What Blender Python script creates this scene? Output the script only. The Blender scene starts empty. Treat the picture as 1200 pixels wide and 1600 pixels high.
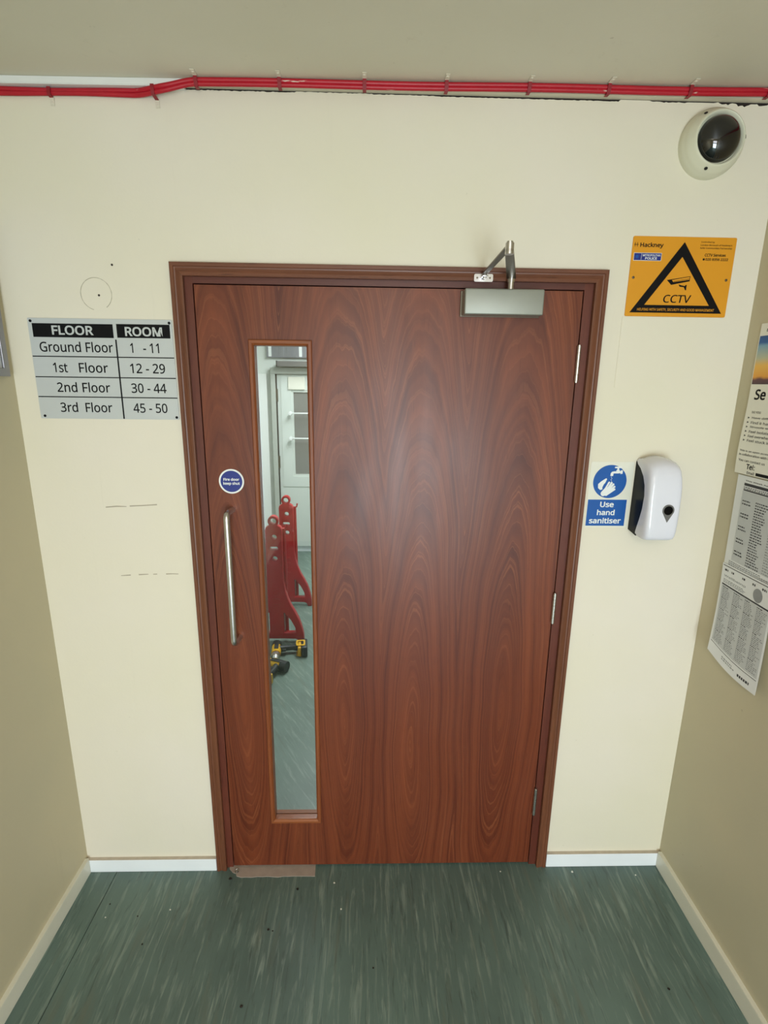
import bpy, bmesh, math, random, json
from mathutils import Vector, Matrix
random.seed(7)
S = bpy.context.scene
COL = S.collection
PI = math.pi

# ------------------------------------------------------------------ camera
XL, XR = -1.036, 1.062          # side walls
YB = -4.0                       # wall behind the camera
def look(yaw, pitch, roll):
    cy, sy, cp, sp = math.cos(yaw), math.sin(yaw), math.cos(pitch), math.sin(pitch)
    f = Vector((sy*cp, cy*cp, sp)); r = Vector((cy, -sy, 0)); u = r.cross(f)
    cr, sr = math.cos(roll), math.sin(roll)
    return cr*r + sr*u, -sr*r + cr*u, f
cam_d = bpy.data.cameras.new('camera'); cam = bpy.data.objects.new('camera', cam_d); COL.objects.link(cam)
r_, u_, f_ = look(0.0272, -0.2435, 0.0129)
cam.matrix_world = Matrix(((r_.x, u_.x, -f_.x, -0.022), (r_.y, u_.y, -f_.y, -1.5565), (r_.z, u_.z, -f_.z, 1.7343), (0, 0, 0, 1)))
cam_d.sensor_fit = 'HORIZONTAL'; cam_d.sensor_width = 36.0
cam_d.lens = 815.57/1200*36.0
cam_d.clip_start = 0.02
S.camera = cam

# ------------------------------------------------------------------ light
S.view_settings.view_transform = 'Standard'; S.view_settings.look = 'None'
S.view_settings.exposure = 0.0; S.view_settings.gamma = 1.0; S.view_settings.use_curve_mapping = False
W = bpy.data.worlds.new('world'); S.world = W; W.use_nodes = True
W.node_tree.nodes['Background'].inputs[0].default_value = (0.72, 0.86, 1.0, 1)
W.node_tree.nodes['Background'].inputs[1].default_value = 0.9
def area(name, loc, size, energy, col, target, spread=180):
    d = bpy.data.lights.new(name, 'AREA'); d.shape = 'RECTANGLE'; d.size, d.size_y = size
    d.energy = energy; d.color = col; d.spread = math.radians(spread)
    o = bpy.data.objects.new(name, d); COL.objects.link(o); o.location = loc
    o.rotation_euler = (Vector(target)-Vector(loc)).to_track_quat('-Z', 'Y').to_euler()
    return o
area('entrance_daylight', (0.32, YB-0.03, 0.72), (1.0, 1.3), 72, (0.79, 0.93, 1.0), (0.32, 0, 0.78))
area('entrance_daylight', (0.32, YB-0.03, 1.80), (1.0, 0.5), 14, (0.97, 0.97, 1.0), (0.32, 0, 1.80))
area('hall_ceiling_lamp', (-0.05, -2.75, 2.40), (0.55, 1.1), 23, (1.0, 0.87, 0.76), (-0.05, -2.75, 0))
area('corridor_lamp', (-0.2, 2.3, 2.40), (0.6, 1.6), 52, (0.94, 0.98, 1.0), (-0.2, 2.3, 0))

# ------------------------------------------------------------------ node helpers
def lin(c): c = c/255; return c/12.92 if c <= .04045 else ((c+.055)/1.055)**2.4
def rgb(r, g, b): return (lin(r), lin(g), lin(b), 1)
class NT:
    def __init__(s, name, rough=.5, metal=0, spec=.5, **kw):
        s.mat = bpy.data.materials.new(name); s.mat.use_nodes = True; s.t = s.mat.node_tree
        s.b = s.t.nodes['Principled BSDF']; s.b.inputs['Roughness'].default_value = rough
        s.b.inputs['Metallic'].default_value = metal; s.b.inputs['Specular IOR Level'].default_value = spec
        tc = s.t.nodes.new('ShaderNodeTexCoord'); s.P = tc.outputs['Object']
        sp = s.t.nodes.new('ShaderNodeSeparateXYZ'); s.l(s.P, sp.inputs[0]); s.x, s.y, s.z = sp.outputs
    def l(s, a, b): s.t.links.new(a, b)
    def put(s, v, sock):
        if isinstance(v, (int, float)): sock.default_value = v
        elif isinstance(v, tuple): sock.default_value = v
        else: s.l(v, sock)
    def m(s, op, a, b=0.0, c=0.0, clamp=False):
        n = s.t.nodes.new('ShaderNodeMath'); n.operation = op; n.use_clamp = clamp
        s.put(a, n.inputs[0]); s.put(b, n.inputs[1]); s.put(c, n.inputs[2]); return n.outputs[0]
    def add(s, a, b): return s.m('ADD', a, b)
    def sub(s, a, b): return s.m('SUBTRACT', a, b)
    def mul(s, a, b): return s.m('MULTIPLY', a, b)
    def vec(s, x, y, z):
        n = s.t.nodes.new('ShaderNodeCombineXYZ'); s.put(x, n.inputs[0]); s.put(y, n.inputs[1]); s.put(z, n.inputs[2]); return n.outputs[0]
    def noise(s, v=None, scale=5, detail=2, rough=.5, w=None, dist=0):
        n = s.t.nodes.new('ShaderNodeTexNoise'); n.inputs['Scale'].default_value = scale
        n.inputs['Detail'].default_value = detail; n.inputs['Roughness'].default_value = rough; n.inputs['Distortion'].default_value = dist
        if w is not None: n.noise_dimensions = '1D'; s.l(w, n.inputs['W'])
        else: s.l(v if v is not None else s.P, n.inputs['Vector'])
        return n.outputs['Fac']
    def sv(s, sx, sy, sz): return s.vec(s.mul(s.x, sx), s.mul(s.y, sy), s.mul(s.z, sz))
    def rng(s, v, a, b, c=0.0, d=1.0):
        n = s.t.nodes.new('ShaderNodeMapRange'); s.put(v, n.inputs[0])
        for i, q in enumerate((a, b, c, d)): n.inputs[i+1].default_value = q
        return n.outputs[0]
    def mix(s, f, a, b, mode='MIX'):
        n = s.t.nodes.new('ShaderNodeMix'); n.data_type = 'RGBA'; n.blend_type = mode
        s.put(f, n.inputs[0]); s.put(a, n.inputs[6]); s.put(b, n.inputs[7]); return n.outputs[2]
    def color(s, c): s.put(c, s.b.inputs['Base Color'])
    def bump(s, h, strength=.2, dist=.001):
        n = s.t.nodes.new('ShaderNodeBump'); n.inputs['Strength'].default_value = strength; n.inputs['Distance'].default_value = dist
        s.l(h, n.inputs['Height']); s.l(n.outputs[0], s.b.inputs['Normal'])

def plain(name, c, rough=.5, metal=0, spec=.5, var=.06, scale=30, bump=0):
    n = NT(name, rough, metal, spec); f = n.noise(scale=scale, detail=3)
    a = rgb(*c); lo = tuple(max(0, q*(1-var)) for q in a[:3])+(1,); hi = tuple(min(1, q*(1+var)) for q in a[:3])+(1,)
    n.color(n.mix(f, lo, hi))
    if bump: n.bump(n.noise(scale=scale*4, detail=2), bump, .0006)
    return n.mat

# ------------------------------------------------------------------ materials
def wall_mat(name, base, alt, dirt):
    n = NT(name, .5, 0, .35)
    big = n.noise(scale=1.6, detail=3); patch = n.noise(n.sv(3, 3, .6), scale=2.2, detail=4, rough=.6)
    c = n.mix(n.rng(big, .35, .65), rgb(*base), rgb(*alt))
    stre = n.noise(n.sv(22, 22, 1.3), scale=1.5, detail=4, rough=.7)
    stre = n.mul(n.rng(stre, .60, .80), n.rng(patch, .52, .68)); c = n.mix(n.mul(stre, .30), c, rgb(*dirt))
    sp = n.noise(scale=55, detail=1); c = n.mix(n.rng(sp, .80, .84, 0, .5), c, rgb(*dirt))
    n.color(c)
    h = n.add(n.noise(scale=9, detail=2), n.mul(n.noise(scale=120, detail=2), .14))
    n.bump(h, .35, .004)
    return n.mat
M = {}
M['wall'] = wall_mat('cream_wall_paint', (231, 223, 208), (228, 221, 200), (190, 182, 164))
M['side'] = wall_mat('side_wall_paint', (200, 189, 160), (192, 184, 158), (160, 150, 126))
M['ceil'] = wall_mat('ceiling_paint', (218, 212, 194), (212, 206, 186), (168, 160, 138))
M['white_wall'] = plain('corridor_white_paint', (214, 220, 214), .5, var=.03, scale=4)
M['gap'] = plain('gap_shade_and_grit', (38, 30, 26), .9, var=.5, scale=60)  # shade of the gap under the batten as a colour; also the grit
M['batten'] = plain('painted_batten', (216, 208, 188), .55, var=.08, scale=18, bump=.3)
M['skirt'] = plain('white_gloss_paint', (240, 244, 248), .3, var=.04, scale=12, bump=.15)
M['skirt_side'] = plain('cream_gloss_paint', (222, 219, 204), .35, var=.06, scale=14, bump=.15)
M['skirt_top'] = plain('dusty_skirting_top', (196, 184, 170), .8, var=.25, scale=35)
M['trunk'] = plain('white_plastic_trunking', (228, 229, 226), .35, var=.03, scale=20)

def veneer(name, flat=False):
    n = NT(name, .33, 0, .5)
    wob = n.noise(n.sv(1.6, 1, .9), scale=1.3, detail=2)
    wob2 = n.noise(n.sv(9, 1, 1.6), scale=1.0, detail=3)
    xx = n.add(n.x, n.mul(n.sub(wob, .5), .09))
    if flat:
        R = n.add(n.mul(xx, 9.6), n.mul(n.z, .1)); 
    else:
        cs = [(-.452, .72), (-.105, .60), (.128, .50), (.425, .66)]
        ds = []
        for c, z0 in cs:
            dx = n.mul(n.sub(xx, c), 8.6); dz = n.add(n.sub(n.z, z0), n.mul(n.sub(wob2, .5), .16))
            ds.append(n.m('SQRT', n.add(n.mul(dx, dx), n.mul(dz, dz))))
        def smin(a, b): return n.m('SMOOTH_MIN', a, b, .12)
        R = smin(smin(ds[0], ds[1]), smin(ds[2], ds[3]))
    fine = n.noise(n.sv(55, 1, 9), scale=1.0, detail=3)
    R = n.add(R, n.mul(n.sub(fine, .5), .035))
    broad = n.noise(w=R, scale=6.5, detail=2); mid = n.noise(w=R, scale=26, detail=2)
    line = n.m('POWER', n.m('ABSOLUTE', n.m('SINE', n.mul(n.add(R, n.mul(mid, .10)), 60))), 26)
    vert = n.noise(n.sv(14, 1, .35), scale=1.2, detail=3)
    v = n.add(n.mul(n.rng(broad, .3, .7), .42), n.add(n.mul(n.rng(mid, .3, .7), .18), n.mul(n.rng(vert, .3, .7), .40)))
    c = n.mix(v, rgb(80, 30, 14), rgb(132, 66, 36))
    c = n.mix(n.mul(line, n.rng(n.noise(n.sv(5, 1, 2), scale=1), .38, .62, .02, .30)), c, rgb(172, 104, 66))
    pore = n.noise(n.sv(420, 30, 16), scale=1.0, detail=1)
    c = n.mix(n.rng(pore, .62, .75, 0, .40), c, rgb(62, 24, 14))
    patch = n.noise(n.sv(2.5, 1, .8), scale=1, detail=1); c = n.mix(n.rng(patch, .35, .65, 0, .22), c, rgb(84, 24, 12))
    n.color(c)
    n.bump(n.add(pore, n.mul(n.noise(n.sv(18, 1, 6), scale=1, detail=2), .6)), .10, .0008)
    n.put(n.rng(n.noise(n.sv(8, 1, 2), scale=1.5), .3, .7, .36, .44), n.b.inputs['Roughness'])
    n.b.inputs['Specular IOR Level'].default_value = .42; n.b.inputs['Coat Weight'].default_value = .08; n.b.inputs['Coat Roughness'].default_value = .30
    return n.mat
M['veneer'] = veneer('mahogany_crown_veneer')
def plank(name, lo, hi, ax='z', rough=.4):
    n = NT(name, rough, 0, .45)
    sc = {'z': (70, 70, 3), 'x': (3, 70, 70)}[ax]
    g = n.noise(n.sv(*sc), scale=1, detail=4, rough=.6); sc2 = tuple(q*.2 for q in sc)
    g2 = n.noise(n.sv(*sc2), scale=1.3, detail=2)
    c = n.mix(n.add(n.mul(g, .6), n.mul(g2, .5)), rgb(*lo), rgb(*hi))
    sc3 = tuple(q*6 for q in sc); c = n.mix(n.rng(n.noise(n.sv(*sc3), scale=1, detail=1), .6, .75, 0, .45), c, rgb(48, 24, 16))
    n.color(c); n.bump(g, .12, .0008); return n.mat
M['arch_z'] = plank('mahogany_upright', (64, 32, 20), (136, 84, 58), 'z')
M['arch_x'] = plank('mahogany_head', (64, 32, 22), (136, 84, 60), 'x')
M['lining_z'] = plank('lining_upright', (70, 28, 20), (118, 60, 44), 'z')
M['lining_x'] = plank('lining_head', (62, 26, 22), (104, 54, 44), 'x')
M['bead_z'] = plank('bead_upright', (96, 44, 22), (158, 90, 52), 'z', .35)
M['bead_x'] = plank('bead_cross', (96, 44, 22), (166, 96, 52), 'x', .35)
M['dark'] = plain('near_black_brown', (16, 9, 8), .9)  # near-black; on the door stops it puts gap shade into the colour

def floor_mat(name, ang, base, lite, dark, rough=.42):
    n = NT(name, rough, 0, .45)
    ca, sa = math.cos(ang), math.sin(ang)
    u = n.add(n.mul(n.x, ca), n.mul(n.y, sa)); v = n.sub(n.mul(n.y, ca), n.mul(n.x, sa))
    a = n.noise(n.vec(n.mul(u, 62), n.mul(v, 5.5), 0.0), scale=1, detail=4, rough=.65, dist=.6)
    b = n.noise(n.vec(n.mul(u, 85), n.mul(v, 8), 7.0), scale=1, detail=4, rough=.65, dist=.8)
    big = n.noise(n.vec(n.mul(u, 3), n.mul(v, 1.2), 3.0), scale=1, detail=3)
    c = n.mix(n.rng(big, .35, .65), rgb(*base), rgb(*(q*.84 for q in base)))
    c = n.mix(n.rng(n.noise(n.vec(n.mul(u, 9), n.mul(v, 5), 1.0), scale=1, detail=4), .35, .7, 0, .35), c, rgb(*(q*1.12 for q in base)))
    c = n.mix(n.rng(a, .52, .76, 0, .65), c, rgb(*lite)); c = n.mix(n.rng(b, .55, .74, 0, .7), c, rgb(*dark))
    br = n.noise(n.vec(n.mul(u, 30), n.mul(v, 3), 11.0), scale=1, detail=2)
    c = n.mix(n.rng(br, .58, .75, 0, .5), c, rgb(104, 106, 92))
    n.color(c); n.put(n.rng(big, .3, .7, rough-.05, rough+.08), n.b.inputs['Roughness'])
    n.bump(n.noise(scale=400, detail=1), .08, .0005); return n.mat
M['floor'] = floor_mat('green_marbled_vinyl', 0, (97, 118, 112), (154, 168, 158), (58, 70, 68))
M['floor2'] = floor_mat('pale_green_marbled_vinyl', .55, (112, 130, 120), (164, 176, 162), (94, 110, 102), .4)
M['steel'] = plain('satin_steel', (208, 205, 204), .3, 1, .5, .06, 60)
M['silver'] = plain('silver_painted_metal', (158, 160, 152), .5, .6, .5, .05, 14)
M['dsteel'] = plain('dark_satin_steel', (120, 112, 100), .35, 1, .5, .1, 50)
M['black'] = plain('black_print', (6, 6, 9), .6, spec=.2)
M['bplastic'] = plain('black_gloss_plastic', (4, 4, 4), .3, spec=.12)
M['signgrey'] = plain('silver_sign_plate', (198, 202, 202), .4, .15, .5, .03, 6)
M['yellow'] = plain('amber_sign_plate', (222, 152, 36), .5, 0, .3, .07, 9)
M['blue'] = plain('safety_blue_print', (0, 84, 166), .4, var=.04)
M['navy'] = plain('navy_print', (26, 44, 130), .4, var=.05)
M['white'] = plain('white_print', (236, 238, 236), .4, var=.03)
M['offwhite'] = plain('worn_sticker_white', (232, 230, 216), .4, var=.05)
M['paper'] = plain('notice_paper', (236, 233, 222), .7, var=.05, scale=12)
M['paper2'] = plain('newsprint_paper', (230, 231, 232), .7, var=.05, scale=12)
M['ink'] = plain('grey_print', (58, 58, 62), .7); M['ink2'] = plain('pale_grey_print', (146, 148, 150), .7, var=.15, scale=90)
M['tint'] = plain('grey_tinted_print', (198, 200, 201), .7, var=.06, scale=60)
def cable_mat():
    n = NT('red_cable_sheath', .42); f = n.noise(n.sv(14, 90, 90), scale=1, detail=3)
    n.color(n.mix(n.rng(f, .70, .73), n.mix(n.noise(scale=30), rgb(168, 14, 34), rgb(190, 20, 44)), rgb(214, 190, 176))); return n.mat
M['red'] = cable_mat()
M['redp'] = plain('red_barrier_plastic', (178, 12, 30), .33, var=.08, scale=12)
M['redclip'] = plain('painted_over_clip', (140, 14, 30), .5, var=.12)
M['clip'] = plain('painted_clip', (222, 214, 196), .5, var=.1)
M['cam'] = plain('cream_camera_shell', (222, 220, 198), .38, var=.03, scale=12)
M['gloss'] = plain('white_gloss_plastic', (226, 226, 236), .14, var=.03, scale=10)
M['grey'] = plain('grey_button_plastic', (104, 102, 100), .35)
M['alu'] = plain('grey_aluminium', (150, 150, 156), .35, .8)
M['plaster'] = plain('bare_screed', (168, 152, 142), .85, var=.18, scale=28, bump=.5)
M['hole'] = plain('wall_plug_hole', (52, 44, 36), .9)
M['scuff'] = plain('wall_scuff', (176, 166, 148), .8, var=.2)
M['pencil'] = plain('pencil_line', (170, 162, 140), .8)
M['dyellow'] = plain('tool_yellow', (226, 172, 20), .4); M['dblack'] = plain('tool_black', (22, 24, 24), .5)
M['shade'] = plain('window_grey', (128, 128, 124), .25)
M['postp'] = plain('grey_white_door_frame', (186, 190, 182), .4)
M['flake'] = plain('paint_flake', (222, 222, 214), .7)
def dome():
    n = NT('smoked_dome', .04, 0, .6); n.color(n.mix(n.noise(scale=20), rgb(7, 8, 10), rgb(14, 16, 20)))
    n.b.inputs['Coat Weight'].default_value = .6; n.b.inputs['Coat Roughness'].default_value = .03; return n.mat
M['dome'] = dome()
def glass():
    n = NT('clear_glass', .0, 0, .5); n.color((.93, .98, .96, 1)); n.b.inputs['Transmission Weight'].default_value = 1
    n.b.inputs['IOR'].default_value = 1.5; n.put(n.rng(n.noise(scale=3), 0, 1, 0, .012), n.b.inputs['Roughness']); return n.mat
M['glass'] = glass()
def sunset():
    n = NT('sunset_photo_print', .35); t = n.rng(n.z, 1.742-1.49, 1.872-1.49)
    r = n.t.nodes.new('ShaderNodeValToRGB'); n.l(n.add(t, n.mul(n.sub(n.noise(scale=25), .5), .10)), r.inputs[0])
    e = r.color_ramp.elements; e[0].position = 0; e[0].color = rgb(60, 34, 44); e[1].position = 1; e[1].color = rgb(14, 74, 140)
    for p, c in ((.10, (96, 48, 56)), (.16, (232, 160, 50)), (.38, (240, 186, 80)), (.55, (190, 190, 160)), (.80, (120, 164, 190)), (.86, (20, 90, 160))):
        q = e.new(p); q.color = rgb(*c)
    n.color(r.outputs[0]); return n.mat
M['sunset'] = sunset()

# ------------------------------------------------------------------ mesh helpers
def box(bm, x0, x1, y0, y1, z0, z1, bev=0, seg=2):
    g = bmesh.ops.create_cube(bm, size=1)['verts']
    for v in g: v.co = Vector(((x0+x1)/2+v.co.x*(x1-x0), (y0+y1)/2+v.co.y*(y1-y0), (z0+z1)/2+v.co.z*(z1-z0)))
    if bev:
        es = {e for v in g for e in v.link_edges}
        bmesh.ops.bevel(bm, geom=list(es), offset=bev, segments=seg, profile=.5, affect='EDGES')
def BM(): return bmesh.new()
def bx(*a, **k): b = BM(); box(b, *a, **k); return b
def cyl(bm, p, q, r, r2=None, seg=20, caps=True):
    p, q = Vector(p), Vector(q); d = q-p; r2 = r if r2 is None else r2
    m = Matrix.Translation((p+q)/2) @ d.to_track_quat('Z', 'Y').to_matrix().to_4x4()
    bmesh.ops.create_cone(bm, cap_ends=caps, segments=seg, radius1=r, radius2=r2, depth=d.length, matrix=m)
def tube(bm, pts, r, seg=12, closed=False):
    pts = [Vector(p) for p in pts]; rings = []; n = len(pts); up = None
    for i, p in enumerate(pts):
        t = (pts[(i+1) % n]-pts[i-1]) if closed else (pts[min(i+1, n-1)]-pts[max(i-1, 0)])
        t.normalize()
        if up is None: up = Vector((0, 0, 1)) if abs(t.z) < .9 else Vector((1, 0, 0))
        a = t.cross(up).normalized(); b = a.cross(t).normalized(); up = b
        rr = r[i] if isinstance(r, (list, tuple)) else r
        rings.append([bm.verts.new(p+a*math.cos(k*2*PI/seg)*rr+b*math.sin(k*2*PI/seg)*rr) for k in range(seg)])
    m = n if closed else n-1
    for i in range(m):
        A, B = rings[i], rings[(i+1) % n]
        for k in range(seg): bm.faces.new((A[k], A[(k+1) % seg], B[(k+1) % seg], B[k]))
    if not closed: bm.faces.new(rings[0][::-1]); bm.faces.new(rings[-1])
def prism(bm, pts, holes=(), axis='y', a=0, b=1, bev=0):
    """extrude a 2-D outline (with holes) between a and b along axis"""
    edges = []; t = BM()
    for loop in [pts]+list(holes):
        vs = [t.verts.new((p[0], p[1], 0)) for p in loop]
        for i in range(len(vs)): edges.append(t.edges.new((vs[i], vs[(i+1) % len(vs)])))
    bmesh.ops.triangle_fill(t, use_beauty=True, use_dissolve=False, edges=edges)
    ex = bmesh.ops.extrude_face_region(t, geom=t.faces[:])['geom']
    for v in ex:
        if isinstance(v, bmesh.types.BMVert): v.co.z = 1
    mp = {'y': lambda c: (c.x, a+(b-a)*c.z, c.y), 'x': lambda c: (a+(b-a)*c.z, c.x, c.y), 'z': lambda c: (c.x, c.y, a+(b-a)*c.z)}[axis]
    ids = {v: bm.verts.new(mp(v.co)) for v in t.verts}
    fs = [bm.faces.new([ids[v] for v in f.verts]) for f in t.faces]
    t.free()
    if bev:
        bm.normal_update()
        es = [e for e in bm.edges if len(e.link_faces) == 2 and e.calc_face_angle(0) > .9]
        bmesh.ops.bevel(bm, geom=es, offset=bev, segments=2, profile=.5, affect='EDGES')
def lathe(bm, prof, c, axis, seg=48):
    """prof: (radius, distance along axis)"""
    q = Vector(axis).to_track_quat('Z', 'Y'); rings = []
    for r, h in prof:
        if r < 1e-6: rings.append([bm.verts.new(Vector(c)+q @ Vector((0, 0, h)))])
        else: rings.append([bm.verts.new(Vector(c)+q @ Vector((r*math.cos(k*2*PI/seg), r*math.sin(k*2*PI/seg), h))) for k in range(seg)])
    for A, B in zip(rings, rings[1:]):
        for k in range(seg):
            a = [A[k % len(A)], A[(k+1) % len(A)], B[(k+1) % len(B)], B[k % len(B)]]
            u = []; [u.append(v) for v in a if v not in u]
            if len(u) > 2: bm.faces.new(u)
def mesh(name, bm, mat, parent=None, smooth=False, label=None):
    bmesh.ops.recalc_face_normals(bm, faces=bm.faces)
    me = bpy.data.meshes.new(name)
    off = Vector((0, 0, 0)); p = parent
    while p is not None: off = off+p.location; p = p.parent
    bmesh.ops.translate(bm, verts=bm.verts, vec=-off)
    bm.to_mesh(me); bm.free(); me.materials.append(mat)
    if smooth:
        for f in me.polygons: f.use_smooth = True
        me.set_sharp_from_angle(angle=math.radians(40))
    o = bpy.data.objects.new(name, me); COL.objects.link(o)
    if parent is not None: o.parent = parent
    if label: o['label'] = label
    return o
def thing(name, label, cat, loc, group=None, kind=None):
    o = bpy.data.objects.new(name, None); COL.objects.link(o); o.location = loc; o.empty_display_size = .05
    o['label'] = label
    if cat: o['category'] = cat
    if group: o['group'] = group
    if kind: o['kind'] = kind
    return o
def struct(name, bm, mat, label=None, smooth=False):
    o = mesh(name, bm, mat, None, smooth); o['kind'] = 'structure'; o['label'] = label; o['category'] = name.split('_')[0]; return o
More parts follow.
